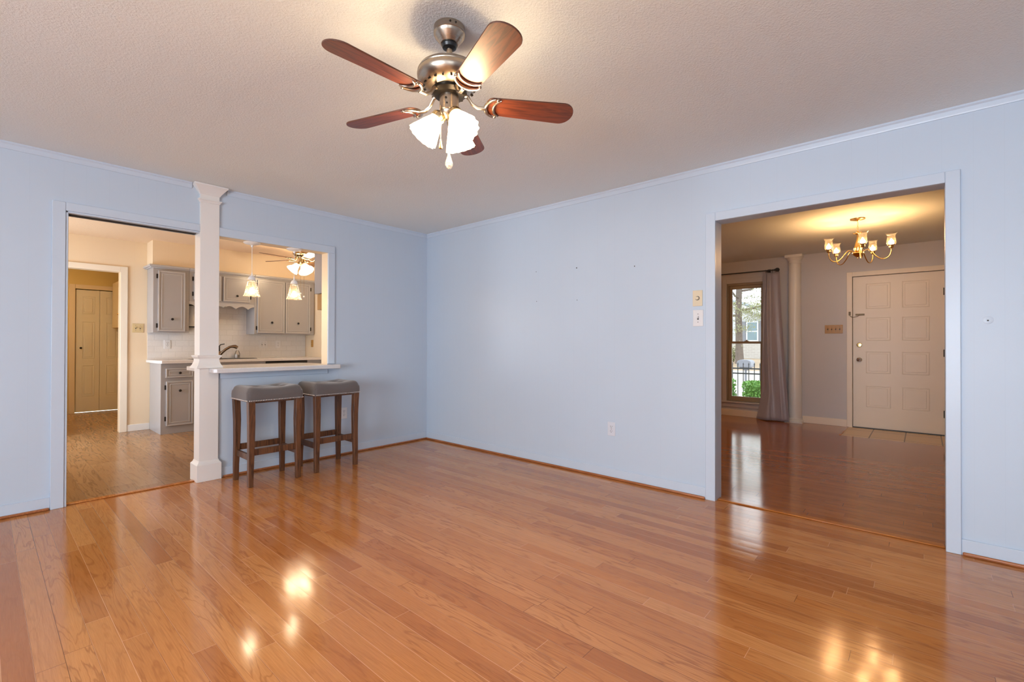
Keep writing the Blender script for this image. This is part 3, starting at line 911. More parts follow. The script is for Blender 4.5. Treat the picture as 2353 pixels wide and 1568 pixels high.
b = MB().lathe([(0.018, 0.112), (0.018, 0.13), (0.006, 0.134), (0.006, 0.155), (0.012, 0.157), (0.012, 0.166), (0.001, 0.168)], 18)
b.tube([(0, 0, 0.161), (-0.03, -0.01, 0.161), (-0.04, -0.014, 0.153)], 0.004, 8)
b.build('pump', M['white_plastic'], t)
t = thing('paper_towel_holder', (-1.60, 3.09, 1.35), 'white paper towel roll upright on a wall holder beside the tall cabinet', 'paper towel')
MB().lathe([(0.02, 0.012), (0.062, 0.012), (0.063, 0.02), (0.063, 0.285), (0.062, 0.292), (0.02, 0.292)], 32).build('roll', M['paper'], t)
MB().box(-0.05, 0.05, 0.066, 0.0715, 0.0, 0.31).box(-0.012, 0.012, -0.02, 0.07, 0.0, 0.008).cyl((0, 0, 0.0), (0, 0, 0.012), 0.05).cyl((0, 0, 0.0), (0, 0, 0.31), 0.008).build('holder', M['bronze'], t)
# cabinet and hood on the end wall, near the pass-through
t = thing('wall_cabinet', (-0.355, 0.80, 1.765), 'grey cabinet with plain side hanging over the almond hood', 'cabinet')
MB().box(-0.35, 0.35, -0.60, 0.60, 0.0, 0.672).build('carcass', M['cab'], t, bevel=0.003)
MB().box(-0.368, -0.351, -0.57, -0.02, 0.03, 0.64).build('door', M['cab'], t, bevel=0.004)
t = thing('range_hood', (-0.345, 0.79, 1.56), 'almond coloured range hood under the grey cabinet', 'range hood')
b = MB()
b.prism([(-0.335, -0.57), (0.335, -0.57), (0.335, 0.585), (-0.335, 0.585)], 0.0, 0.203)
b.build('body', M['almond_metal'], t, bevel=0.006)
MB().box(-0.30, 0.30, -0.52, 0.52, -0.006, 0.0).build('filter', M['nickel_dark'], t)

# ---------------------------------------------------------------- wall plates
def plate(kind, loc, normal, label, mat, cat, gang=1, group=None, wd=0.072, hh=0.115):
    """Switch or outlet plate; local +Z is the wall normal, local Y is up."""
    t = thing('wall_outlet' if kind == 'outlet' else 'light_switch', loc, label, cat, group)
    zax = Vector(normal); yax = Vector((0, 0, 1)); xax = yax.cross(zax)
    t.rotation_euler = Matrix((xax, yax, zax)).transposed().to_euler()
    w = wd+0.046*(gang-1)
    MB().box(-w/2, w/2, -hh/2, hh/2, 0.0, 0.006).build('plate', mat, t, bevel=0.0025)
    for g in range(gang):
        x = 0.046*(g-(gang-1)/2)
        if kind == 'outlet':
            for sy in (0.0195, -0.0195):
                b = MB().box(x-0.0165, x+0.0165, sy-0.0135, sy+0.0135, 0.006, 0.0078)
                r = b.build('receptacle', mat, t, bevel=0.002)
                s = MB().box(x-0.0085, x-0.0055, sy-0.002, sy+0.008, 0.0078, 0.0084).box(x+0.0055, x+0.0085, sy-0.001, sy+0.008, 0.0078, 0.0084)
                s.cyl((x, sy-0.0075, 0.0078), (x, sy-0.0075, 0.0084), 0.003, seg=8)
                s.build('slot', M['slot'], r)
            MB().cyl((x, 0, 0.006), (x, 0, 0.0075), 0.003, seg=10).build('screw', M['chrome'], t)
        elif kind == 'toggle':
            MB().box(x-0.006, x+0.006, -0.013, 0.013, 0.006, 0.0068).build('slot', M['slot'], t)
            mx = Matrix.Translation((x, 0.003, 0.005)) @ Matrix.Rotation(math.radians(-28), 4, 'X')
            MB().box(-0.0042, 0.0042, -0.006, 0.006, 0, 0.017, 0, mx).build('toggle', mat, t, bevel=0.001)
            for sy in (0.030, -0.030):
                MB().cyl((x, sy, 0.006), (x, sy, 0.0073), 0.003, seg=10).build('screw', M['slot'], t)
        else:
            MB().cyl((x, 0, 0.006), (x, 0, 0.020), 0.0125, 0.011, 20).build('dimmer_knob', mat, t)
            MB().lathe([(0.0126, 0.0061), (0.016, 0.0061), (0.016, 0.0066), (0.0126, 0.0066)], 20, Matrix.Translation((x, 0, 0))).build('dial', M['slot'], t)
    return t
plate('dimmer', (-0.0005, -3.199, 1.478), (-1, 0, 0), 'ivory switch plate above the white one beside the foyer opening', M['ivory'], 'light switch', hh=0.118)
plate('toggle', (-0.0005, -3.203, 1.330), (-1, 0, 0), 'white switch plate below the ivory one beside the foyer opening', M['white_plastic'], 'light switch', hh=0.122, wd=0.076)
plate('outlet', (-0.0005, -2.482, 0.418), (-1, 0, 0), 'pale outlet low on the long blue wall', M['wall_plate'], 'outlet')
plate('outlet', (-1.066, -0.0005, 0.421), (0, -1, 0), 'white outlet low on the wall behind the right bar stool', M['white_plastic'], 'outlet')
plate('toggle', (-2.186, KY1-0.0005, 1.325), (0, -1, 0), 'almond double switch between doorway and tall cabinet', M['almond'], 'light switch', 2)
plate('outlet', (-1.875, KY1-0.009, 1.115), (0, -1, 0), 'white outlet on the tile under the tall cabinet', M['white_plastic'], 'outlet')
plate('toggle', (-0.655, KY1-0.009, 1.115), (0, -1, 0), 'double switch plate on the tile under the corner cabinet', M['white_plastic'], 'light switch', 2)
plate('outlet', (-0.44, KY1-0.009, 1.115), (0, -1, 0), 'single outlet plate on the tile right of a double switch', M['white_plastic'], 'outlet')
plate('outlet', (-0.0005, 2.93, 1.13), (-1, 0, 0), 'gold outlet plate on the tan kitchen end wall', M['gold_plate'], 'outlet')
plate('toggle', (FX-0.0005, -3.516, 1.349), (-1, 0, 0), 'gold four-gang switch plate beside the entry door', M['gold_plate'], 'light switch', 4, wd=0.07, hh=0.118)

# ---------------------------------------------------------------- bar stools
def make_stool(loc, label, group):
    t = thing('bar_stool', loc, label, 'stool', group)
    # padded saddle seat
    nx, ny = 30, 26
    hx, hy, z0, zt = 0.218, 0.192, 0.672, 0.775
    def edge(u, hw, r):
        return max(0.0, abs(u)-(hw-r))/r
    b = MB()
    rows = []
    buttons = [(-0.085, -0.045), (0.085, -0.045), (0.085, 0.06), (-0.085, 0.06)]
    def top(x, y):
        ex, ey = edge(x, hx, 0.055), edge(y, hy, 0.055)
        d = min(1.0, math.hypot(ex, ey))
        z = zt + 0.022*(x/hx)**2 - 0.055*(1-math.sqrt(max(0, 1-d*d)))
        for bx, by in buttons:
            q = ((x-bx)**2+(y-by)**2)/0.045**2
            z -= 0.022*math.exp(-q*1.6)
        return z
    v, f = [], []
    for j in range(ny+1):
        for i in range(nx+1):
            x, y = -hx+2*hx*i/nx, -hy+2*hy*j/ny
            # round the plan corners
            cx, cy = max(0, abs(x)-(hx-0.03)), max(0, abs(y)-(hy-0.03))
            q = math.hypot(cx, cy)
            if cx > 0 and cy > 0 and q > 0.03:
                x = math.copysign(hx-0.03+cx*0.03/q, x); y = math.copysign(hy-0.03+cy*0.03/q, y)
            v.append((x, y, top(x, y)))
    W = nx+1
    for j in range(ny):
        for i in range(nx):
            f.append((j*W+i, j*W+i+1, (j+1)*W+i+1, (j+1)*W+i))
    ring = [i for i in range(W)] + [j*W+nx for j in range(1, ny+1)] + [ny*W+i for i in range(nx-1, -1, -1)] + [j*W for j in range(ny-1, 0, -1)]
    prev = ring
    for zz, e in ((0.715, 1.012), (0.69, 1.010), (z0, 0.995)):
        cur = []
        for r in ring:
            x, y, _ = v[r]
            cur.append(len(v)); v.append((x*e, y*e, zz))
        for k in range(len(ring)):
            k2 = (k+1) % len(ring)
            f.append((prev[k], cur[k], cur[k2], prev[k2]))
        prev = cur
    f.append(tuple(reversed(prev)))
    b.add(v, f)
    seat = b.build('seat', M['charcoal'], t, smooth=60)
    nb = MB()
    zz = z0+0.009
    per = []
    for s in range(34):
        per.append((-hx+0.012+(2*hx-0.024)*s/33, -hy*1.004)); per.append((-hx+0.012+(2*hx-0.024)*s/33, hy*1.004))
    for s in range(28):
        per.append((-hx*1.004, -hy+0.014+(2*hy-0.028)*s/27)); per.append((hx*1.004, -hy+0.014+(2*hy-0.028)*s/27))
    for x, y in per:
        nb.sphere((x, y, zz), 0.0046, 8, 6)
    tag(nb.build('nailhead_trim', M['nail'], seat), 'silver nailhead trim')
    for bx, by in buttons:
        MB().sphere((bx, by, top(bx, by)+0.002), 0.010, 12, 8, 0, 0.5).build('button', M['charcoal'], seat)
    # tapered sabre legs
    for sx in (-1, 1):
        for sy in (-1, 1):
            lb = MB()
            vv, ff = [], []
            stn = [(0.0, 0.186, 0.158, 0.0175), (0.12, 0.186, 0.158, 0.019), (0.30, 0.182, 0.155, 0.0215), (0.5, 0.181, 0.154, 0.024), (0.673, 0.186, 0.160, 0.025)]
            for z, ox, oy, hw in stn:
                for ax, ay in ((-1,-1),(1,-1),(1,1),(-1,1)):
                    vv.append((sx*ox+ax*hw, sy*oy+ay*hw, z))
            for i in range(len(stn)-1):
                for k in range(4):
                    k2 = (k+1) % 4
                    ff.append((i*4+k, i*4+k2, (i+1)*4+k2, (i+1)*4+k))
            ff.append((3, 2, 1, 0)); ff.append((16, 17, 18, 19))
            lb.add(vv, ff)
            lb.build('leg', M['stool_wood'], t, bevel=0.003, smooth=40)
    for sy in (-1, 1):
        MB().box(-0.165, 0.165, sy*0.155-0.010, sy*0.155+0.010, 0.245, 0.295).build('stretcher', M['stool_wood'], t, bevel=0.002)
    for sx in (-1, 1):
        MB().box(sx*0.182-0.010, sx*0.182+0.010, -0.14, 0.14, 0.205, 0.253).build('stretcher', M['stool_wood'], t, bevel=0.002)
    MB().box(-0.16, 0.16, -0.138, 0.138, 0.655, 0.6725).build('apron', M['stool_wood'], t)
    return t
s1 = make_stool((-1.932, -0.325, 0), 'charcoal upholstered bar stool nearest the square column', 'bar stools at the breakfast bar')
s2 = copy_tree(s1)
s2.location = (-1.388, -0.303, 0)
s2['label'] = 'charcoal upholstered bar stool standing in front of the white outlet'

# ---------------------------------------------------------------- ceiling fans
def make_fan(loc, label, group, az0, zb, r_tip, shade_az, top, motor_r, blade_mat, shade_mat, metal, scal, tilt, chains, pitch=12, shade_len=0.115, shade_r=0.062, glow=0):
    """loc is the ceiling point. top: (canopy length, rod length); zb: height of the blades."""
    t = thing('ceiling_fan', loc, label, 'ceiling fan', group)
    cl, rl = top
    z = -cl
    b = MB()
    b.lathe([(0.001, 0.0), (0.0635, 0.0), (0.0645, -0.004), (0.0645, -0.026), (0.0625, -0.028), (0.0645, -0.030), (0.062, -0.036), (0.060, -0.040), (0.036, z-0.002), (0.032, z-0.003), (0.001, z-0.003)], 48)
    can = b.build('canopy', metal, t)
    if rl > 0.03:
        for a in (-128, -108):
            q = math.radians(a)
            MB().sphere((0.0645*math.cos(q), 0.0645*math.sin(q), -0.013), 0.0045, 10, 6).build('screw', M['nickel_dark'], can)
        MB().lathe([(0.001, z-0.003), (0.031, z-0.003), (0.033, z-0.008), (0.028, z-0.018), (0.014, z-0.024), (0.001, z-0.024)], 32).build('ball_joint', M['black'], t)
        MB().cyl((0, 0, z-0.01), (0, 0, z-rl-0.012), 0.0118, seg=20).build('rod', metal, t)
    z0 = -(cl+rl)
    R = motor_r
    zf0 = zb+0.048
    mh = zf0-z0               # motor height down to the flywheel (negative)
    pr = [(0.012, 0.0), (0.02, 0.002), (R*0.42, -0.008), (R*0.74, -0.022), (R*0.93, -0.038), (R*0.975, -0.048), (R*0.985, -0.051), (R*0.975, -0.054), (R, -0.061), (R*0.99, -0.074), (R*0.93, -0.090), (R*0.80, -0.106), (R*0.62, -0.118), (R*0.5, -0.122)]
    k = mh/-0.122
    motor = MB().lathe([(r, z0+zz*k) for r, zz in pr], 56).build('motor_housing', metal, t)
    vb = MB()
    for i in range(20):
        a = 2*PI*i/20
        mx = Matrix.Translation((R*0.78*math.cos(a), R*0.78*math.sin(a), z0-0.109*k)) @ Matrix.Rotation(a, 4, 'Z') @ Matrix.Rotation(math.radians(38), 4, 'Y')
        vb.box(-0.006, 0.006, -0.004, 0.004, -0.003, 0.003, 0, mx)
    vb.build('vent', M['nickel_dark'], motor)
    zf = zf0
    MB().lathe([(0.001, zf+0.002), (R*0.55, zf+0.002), (R*0.56, zf-0.010), (R*0.46, zf-0.022), (0.04, zf-0.024), (0.001, zf-0.024)], 40).build('flywheel', M['nickel_dark'], t)
    # switch housing
    zs = zf-0.022
    sh = MB().lathe([(0.001, zs), (0.0395, zs), (0.0395, zs-0.062), (0.036, zs-0.066), (0.040, zs-0.070), (0.036, zs-0.082), (0.022, zs-0.094), (0.010, zs-0.10), (0.001, zs-0.101)], 40).build('switch_housing', metal, t)
    q = math.radians(-150)
    MB().sphere((0.040*math.cos(q), 0.040*math.sin(q), zs-0.024), 0.005, 10, 6).build('screw', M['nickel_dark'], sh)
    MB().sphere((0.040*math.cos(q+0.1), 0.040*math.sin(q+0.1), zs-0.045), 0.004, 10, 6).build('screw', M['nickel_dark'], sh)
    # blades with irons
    for i in range(5):
        a = math.radians(az0+72*i)
        rot = Matrix.Rotation(a, 4, 'Z')
        pit = Matrix.Rotation(math.radians(-pitch), 4, 'X')
        r0 = 0.150
        L = r_tip-r0
        out = []
        N = 14
        w0, w1 = 0.050, 0.062
        for s in range(N+1):           # root cap, rounded
            q = PI/2+PI*s/N
            out.append((r0+0.030+0.030*math.cos(q), w0*math.sin(q)))
        bl = [(r_tip-w1*0.85, -w1)]
        for s in range(1, N):
            q = -PI/2+PI*s/N
            bl.append((r_tip-w1*0.85+w1*0.85*math.cos(q), w1*math.sin(q)))
        bl.append((r_tip-w1*0.85, w1))
        poly = out + bl
        mx = rot @ Matrix.Translation((0, 0, zb)) @ pit
        bb = MB().prism(poly, 0.0, 0.0065, 0, mx)
        o = bb.build('blade', [blade_mat, M['blade_edge']], t, smooth=20, bevel=0.0015)
        # the wood grain follows the blade: keep the mesh along local X
        inv = mx.inverted()
        o.data.transform(inv)
        o.matrix_local = mx
        for p in o.data.polygons:
            if abs(p.normal.z) < 0.5:
                p.material_index = 1
        # iron: stem from the flywheel, crescent below the blade
        ir = MB()
        ir.tube([rot @ Vector(p) for p in ((0.050, 0, zf-0.012), (0.075, 0, zf-0.014), (0.095, 0, zb+0.004), (0.118, 0, zb-0.010), (0.150, 0, zb-0.010))], [0.0085, 0.008, 0.008, 0.009, 0.009], 10, 0, 0.8)
        cr = [mx @ Vector((0.205-0.055*math.cos(q), 0.052*math.sin(q)/math.sin(1.25), -0.006)) for q in [(-1.25+2.5*s/14) for s in range(15)]]
        ir.tube(cr, [0.004+0.0035*math.sin(PI*s/14) for s in range(15)], 10)
        cr2 = [mx @ Vector((0.225-0.042*math.cos(q), 0.046*math.sin(q)/math.sin(1.25), -0.005)) for q in [(-1.25+2.5*s/14) for s in range(15)]]
        ir.tube(cr2, [0.003+0.0025*math.sin(PI*s/14) for s in range(15)], 10)
        for sy in (-1, 1):
            ir.sphere(mx @ Vector((0.196, sy*0.050, -0.006)), 0.0065, 10, 8)
        ir.build('blade_iron', metal, o).matrix_parent_inverse = mx.inverted()
    # light kit
    zl = zs-0.080
    for a_ in shade_az:
        a = math.radians(a_)
        d = Vector((math.cos(a)*math.sin(tilt), math.sin(a)*math.sin(tilt), -math.cos(tilt)))
        base = Vector((0.040*math.cos(a), 0.040*math.sin(a), zl-0.002))
        mx = Matrix.Translation(base) @ d.to_track_quat('Z', 'Y').to_matrix().to_4x4()
        arm = MB()
        arm.tube([Vector((0.012*math.cos(a), 0.012*math.sin(a), zl+0.012)), Vector((0.028*math.cos(a), 0.028*math.sin(a), zl+0.012)), base], [0.009, 0.009, 0.010], 10)
        arm.lathe([(0.001, -0.012), (0.020, -0.010), (0.029, 0.0), (0.030, 0.012), (0.0285, 0.018), (0.024, 0.018)], 28, mx)
        hold = arm.build('lamp_holder', M['antique'], t)
        L_ = shade_len
        sp = [(0.024, 0.010), (0.026, 0.018), (0.032, 0.032), (0.041, L_*0.45), (0.049, L_*0.65), (shade_r*0.93, L_*0.85), (shade_r, L_)]
        fun = (lambda u, an: 1+0.05*u*u*math.cos(an*14)) if scal else None
        s_ = MB().lathe(sp, 84, mx, 0, fun)
        so = s_.build('lamp_shade', shade_mat, t, smooth=60)
        so.modifiers.new('solid', 'SOLIDIFY').thickness = 0.002
        tag(so, 'glowing frosted glass shade')
        c = mx @ Vector((0, 0, L_*0.5))
        MB().sphere(c, 0.016, 16, 10).build('bulb', M['bulb'], so)
        if glow:
            lp = point_light('fan_glow', mx @ Vector((0, 0, L_*0.5+0.03)), glow, (1.0, 0.70, 0.40), 0.02)
            lp.parent = t
    for (ca, cr_, zlow, kind) in chains:
        a = math.radians(ca)
        x, y = cr_*math.cos(a), cr_*math.sin(a)
        ch = MB()
        zt_ = zs-0.05
        nb_ = int((zt_-zlow)/0.006)
        ch.tube([(x, y, zt_-(zt_-zlow)*i/nb_) for i in range(nb_+1)], [0.0012 if i % 2 else 0.0019 for i in range(nb_+1)], 6)
        co = ch.build('pull_chain', M['antique'], t)
        if kind == 'fob':
            MB().lathe([(0.001, zlow+0.006), (0.003, zlow+0.004), (0.004, zlow-0.008), (0.007, zlow-0.026), (0.0065, zlow-0.032), (0.001, zlow-0.034)], 16, Matrix.Translation((x, y, 0))).build('fob', M['brass'], co)
        elif kind == 'crystal':
            MB().lathe([(0.001, zlow+0.004), (0.004, zlow), (0.010, zlow-0.020), (0.0155, zlow-0.040), (0.015, zlow-0.050), (0.009, zlow-0.060), (0.001, zlow-0.063)], 10, Matrix.Translation((x, y, 0))).build('crystal_drop', M['crystal'], co, smooth=12)
        else:
            MB().sphere((x, y, zlow-0.008), 0.012, 14, 10).build('fob', M['white_plastic'], co)
    return t
SA = -48.6     # azimuth of the picture's right-hand direction
make_fan((-2.2527, -2.9928, H), 'brushed nickel ceiling fan with mahogany blades on the living room ceiling', 'ceiling fans', 34.6, -0.310, 0.532, (SA-50, SA-170, SA+70), (0.066, 0.074), 0.131,
         M['blade_red'], M['shade_lit'], M['nickel'], True, math.radians(36), [(172, 0.040, -0.478, 'fob'), (-131, 0.006, -0.522, 'crystal')], glow=12.0)
make_fan((-0.62, 1.95, H), 'brass ceiling fan with lit lamps in the kitchen', 'ceiling fans', -24+140, -0.160, 0.58, (-24-50, -24-170, -24+70), (0.030, 0.006), 0.115,
         M['blade_kit'], M['shade_lit_k'], M['antique'], False, math.radians(40), [(-140, 0.030, -0.62, 'rod'), (-60, 0.036, -0.66, 'ball')], 10, 0.13, 0.078)

# ---------------------------------------------------------------- pendant lamps in the pass-through
def make_pendant(loc, label):
    t = thing('pendant_lamp', loc, label, 'pendant lamp', 'pendant lamps in the pass-through')
    MB().lathe([(0.001, 0.0), (0.068, 0.0), (0.069, -0.004), (0.060, -0.012), (0.030, -0.020), (0.010, -0.024), (0.008, -0.040), (0.001, -0.041)], 36).build('canopy', M['cord_white'], t)
    MB().cyl((0, 0, -0.03), (0, 0, -0.290), 0.0022, seg=8).build('cord', M['cord_white'], t)
    MB().lathe([(0.004, -0.268), (0.006, -0.285), (0.008, -0.298), (0.020, -0.303), (0.029, -0.318), (0.033, -0.338), (0.033, -0.348), (0.028, -0.350)], 32).build('cap', M['cord_white'], t)
    sh = MB().lathe([(0.034, -0.336), (0.038, -0.352), (0.045, -0.385), (0.051, -0.42), (0.057, -0.45), (0.066, -0.474), (0.070, -0.482)], 40).build('lamp_shade', M['mosaic'], t, smooth=60)
    tag(sh, 'amber mosaic glass bell')
    MB().sphere((0, 0, -0.425), 0.015, 16, 10, 0, 1.3).build('bulb', M['bulb_soft'], t)
    lp = point_light('pendant_glow', (0, 0, -0.462), 3.0, (1.0, 0.78, 0.50), 0.03)
    lp.parent = t
    return t
make_pendant((-1.922, 0.062, OZ), 'left pendant lamp with amber glass bell over the bar')
make_pendant((-1.547, 0.062, OZ), 'pendant lamp with amber glass bell hanging in front of the kitchen fan')

# ---------------------------------------------------------------- chandelier in the foyer
ch = thing('chandelier', (2.473, -3.950, H), 'brass five-arm chandelier with clear glass shades in the foyer', 'chandelier')
MB().lathe([(0.001, 0.0), (0.066, 0.0), (0.064, -0.008), (0.030, -0.018), (0.010, -0.024), (0.001, -0.03)], 40).build('canopy', M['brass'], ch)
cb = MB()
for i in range(5):
    zc = -0.035-0.020*i
    a = PI/2*(i % 2)
    pts = [(0.006*math.cos(q)*math.cos(a), 0.006*math.cos(q)*math.sin(a), zc-0.014*math.sin(q)) for q in [2*PI*k/12 for k in range(13)]]
    cb.tube(pts, 0.0016, 6)
cb.build('chain', M['brass'], ch)
MB().lathe([(0.001, -0.125), (0.008, -0.128), (0.010, -0.14), (0.024, -0.150), (0.026, -0.158), (0.010, -0.166), (0.008, -0.20), (0.016, -0.235), (0.026, -0.275), (0.034, -0.31), (0.030, -0.335), (0.014, -0.345),
            (0.046, -0.350), (0.048, -0.358), (0.040, -0.375), (0.022, -0.392), (0.008, -0.40), (0.007, -0.412), (0.001, -0.418)], 40).build('body', M['brass'], ch)
orn = MB()
for i in range(5):
    a = 2*PI*i/5+0.3
    orn.tube([(0.018*math.cos(a), 0.018*math.sin(a), -0.155), (0.034*math.cos(a), 0.034*math.sin(a), -0.150), (0.042*math.cos(a), 0.042*math.sin(a), -0.140)], [0.004, 0.004, 0.002], 8)
orn.build('leaf_crown', M['brass'], ch)
for i in range(5):
    th = (-82, -10, 62, 134, 206)[i]
    a = math.radians(-85.0+th)
    def P(r, z): return Vector((r*math.cos(a), r*math.sin(a), z))
    arm = MB()
    pts = [P(0.030, -0.355), P(0.075, -0.330), P(0.105, -0.345), P(0.145, -0.400), P(0.185, -0.435), P(0.225, -0.440), P(0.258, -0.415), P(0.272, -0.370), P(0.272, -0.345)]
    sm = []
    for k in range(len(pts)-1):
        p0, p1, p2, p3 = pts[max(k-1, 0)], pts[k], pts[k+1], pts[min(k+2, len(pts)-1)]
        for s in range(5):
            u = s/5
            sm.append(0.5*((2*p1)+(-p0+p2)*u+(2*p0-5*p1+4*p2-p3)*u*u+(-p0+3*p1-3*p2+p3)*u**3))
    sm.append(pts[-1])
    arm.tube(sm, 0.0048, 10)
    ao = arm.build('arm', M['brass'], ch)
    mx = Matrix.Translation(P(0.272, -0.345))
    MB().lathe([(0.001, 0.0), (0.014, 0.001), (0.019, 0.008), (0.018, 0.026), (0.028, 0.030), (0.029, 0.034), (0.001, 0.035)], 28, mx).build('lamp_cup', M['brass'], ao)
    so = MB().lathe([(0.022, 0.034), (0.034, 0.040), (0.038, 0.052), (0.0375, 0.075), (0.034, 0.10), (0.0335, 0.122), (0.040, 0.142), (0.049, 0.152)], 36, mx).build('lamp_shade', M['lamp_glass'], ch, smooth=60)
    tag(so, 'clear glass hurricane shade')
    MB().lathe([(0.001, 0.034), (0.010, 0.036), (0.013, 0.05), (0.012, 0.07), (0.005, 0.092), (0.001, 0.098)], 18, mx).build('bulb', M['bulb'], so)
    lp = point_light('chandelier_glow', P(0.272, -0.345+0.065), 8.5, (1.0, 0.55, 0.22), 0.03)
    lp.parent = ch

# ---------------------------------------------------------------- entry door
dm = MB()
dx = FX+0.030
dm.box(dx, dx+0.04, DY0+0.004, DY1-0.004, 0.012, DZ-0.004)
d1 = struct('door_1', dm, M['door_white'], 'cream eight-panel entry door with brass deadbolt', 'door', bevel=0.002)
for (ya, yb) in ((-4.134, -3.874), (-4.518, -4.249)):
    for (za, zb_) in ((1.618, 1.961), (1.190, 1.500), (0.748, 1.040), (0.291, 0.578)):
        b = MB()
        w = 0.022
        for e, xx, ww in ((0.0, dx-0.006, 0.010),):
            b.box(xx, dx, ya, ya+ww, za, zb_).box(xx, dx, yb-ww, yb, za, zb_).box(xx, dx, ya+ww, yb-ww, za, za+ww).box(xx, dx, ya+ww, yb-ww, zb_-ww, zb_)
        b.prism([(ya+0.03, za+0.03), (yb-0.03, za+0.03), (yb-0.03, zb_-0.03), (ya+0.03, zb_-0.03)], 0.0, 0.007, 0, Matrix(((0, 0, -1, dx), (1, 0, 0, 0), (0, 1, 0, 0), (0, 0, 0, 1))))
        b.build('panel', M['door_white'], d1, bevel=0.003)
def rosette(r, mat, name, y, z, knob):
    b = MB()
    mx = Matrix.Translation((dx, y, z)) @ Matrix.Rotation(-PI/2, 4, 'Y')
    if knob:
        b.lathe([(r, 0.0), (r, 0.006), (r*0.5, 0.010), (r*0.4, 0.03), (r*0.85, 0.04), (r*0.95, 0.052), (r*0.7, 0.064), (0.001, 0.068)], 28, mx)
    else:
        b.lathe([(r, 0.0), (r, 0.008), (r*0.8, 0.014), (0.001, 0.016)], 28, mx)
        b.box(dx-0.028, dx-0.014, y-0.004, y+0.004, z-0.014, z+0.014)
    tag(b.build(name, mat, d1), 'brass deadbolt' if not knob else 'silver door knob')
rosette(0.030, M['brass'], 'deadbolt', -3.802, 1.130, False)
rosette(0.030, M['chrome'], 'knob', -3.802, 0.929, True)
for z in (1.80, 1.03, 0.27):
    MB().box(dx-0.030, dx-0.002, DY0+0.001, DY0+0.012, z-0.045, z+0.045).cyl((dx-0.026, DY0+0.010, z-0.045), (dx-0.026, DY0+0.010, z+0.045), 0.006, seg=10).build('hinge', M['bronze'], d1)
dc = MB()
dc.box(FX-0.024, FX-0.020, -3.712, -3.688, 1.535, 1.585).box(FX-0.034, FX-0.024, -3.706, -3.702, 1.54, 1.58).box(FX-0.034, FX-0.024, -3.697, -3.693, 1.54, 1.58)
dc.box(dx-0.006, dx, -3.86, -3.76, 1.530, 1.556).box(dx-0.012, dx-0.006, -3.85, -3.78, 1.538, 1.548)
dc.tube([(FX-0.03, -3.698, 1.535), (FX-0.03, -3.72, 1.512), (FX-0.012, -3.745, 1.508), (FX+0.01, -3.78, 1.518), (dx-0.012, -3.815, 1.54)], [0.003, 0.004, 0.003, 0.004, 0.003], 8)
dc.build('door_chain', M['chain'], d1)
struct('trim_13', MB().box(FX, FX+0.15, DY0, DY1, 0.0, 0.012), M['bronze'], 'dark sill under the entry door', 'threshold', smooth=0)
struct('trim_14', MB().box(FX+0.075, FX+0.15, DY0-0.02, DY1+0.02, 0.0, DZ+0.02), M['white_ext'], smooth=0)

# ---------------------------------------------------------------- bifold closet doors
d2 = struct('door_2', MB().box(BX0, BX1, BY+0.055, BY+0.060, 1.985, 2.0), M['dark'], 'cream bifold closet doors at the end of the utility room', 'door', smooth=0)
xm = -2.236
for (x0, x1) in ((BX0+0.002, xm-0.0015), (xm+0.0015, BX1-0.002)):
    lf = MB().box(x0, x1, BY+0.012, BY+0.045, 0.02, 1.988).build('door_leaf', M['white_trim'], d2, bevel=0.002)
    a, c = x0+0.075, x1-0.060
    for za, zb_ in ((1.60, 1.885), (0.875, 1.475), (0.27, 0.77)):
        b = MB()
        ww = 0.010
        y0_, y1_ = BY+0.007, BY+0.012
        b.box(a, a+ww, y0_, y1_, za, zb_).box(c-ww, c, y0_, y1_, za, zb_).box(a+ww, c-ww, y0_, y1_, za, za+ww).box(a+ww, c-ww, y0_, y1_, zb_-ww, zb_)
        b.box(a+0.030, c-0.030, y0_-0.001, y1_, za+0.03, zb_-0.03)
        b.build('panel', M['white_trim'], lf, bevel=0.003)
    if x0 < -2.4:
        kb = knob_mb(-2.466, BY+0.012, 1.048, 0.016)
        kb.build('knob', M['bronze'], lf)
# utility room cabinet
t = thing('wall_cabinet', (-1.92, 5.05, 1.37), 'cream two-door wall cabinet in the utility room', 'cabinet')
MB().box(-0.145, 0.158, -0.65, 0.655, 0.0, 0.76).build('carcass', M['cab_white'], t, bevel=0.003)
for y0_, y1_, ky in ((-0.64, -0.005, -0.05), (0.005, 0.64, 0.05)):
    d = MB().box(-0.163, -0.146, y0_, y1_, 0.01, 0.75).build('door', M['cab_white'], t, bevel=0.003)
    knob_mb(-0.163, ky, 0.22, 0.014, (-1, 0, 0)).build('knob', M['brass'], d)
t = thing('unseen_ceiling_light', (-3.35, 4.6, H), 'round glowing dome light on the utility room ceiling', 'ceiling light')
MB().lathe([(0.001, 0.0), (0.16, 0.0), (0.16, -0.02), (0.15, -0.022)], 32).build('base', M['brass'], t)
MB().lathe([(0.15, -0.02), (0.14, -0.05), (0.09, -0.08), (0.001, -0.09)], 32).build('dome', M['dome_lit'], t)

def fill_dome(loc, label, mat):
    t = thing('unseen_ceiling_light', loc, label, 'ceiling light')
    MB().lathe([(0.001, 0.0), (0.16, 0.0), (0.16, -0.02), (0.15, -0.022)], 32).build('base', M['brass'], t)
    MB().lathe([(0.15, -0.02), (0.14, -0.05), (0.09, -0.08), (0.001, -0.09)], 32).build('dome', mat, t)
fill_dome((2.2, -0.85, H), 'unseen glowing dome added as fill at the hidden end of the foyer', M['fill_foy'])  # unseen dome added to fill the foyer with warm light
fill_dome((-3.52, 1.30, H), 'unseen glowing dome added as fill over the breakfast corner of the kitchen', M['fill_kit'])  # unseen dome added to brighten and warm the kitchen walls

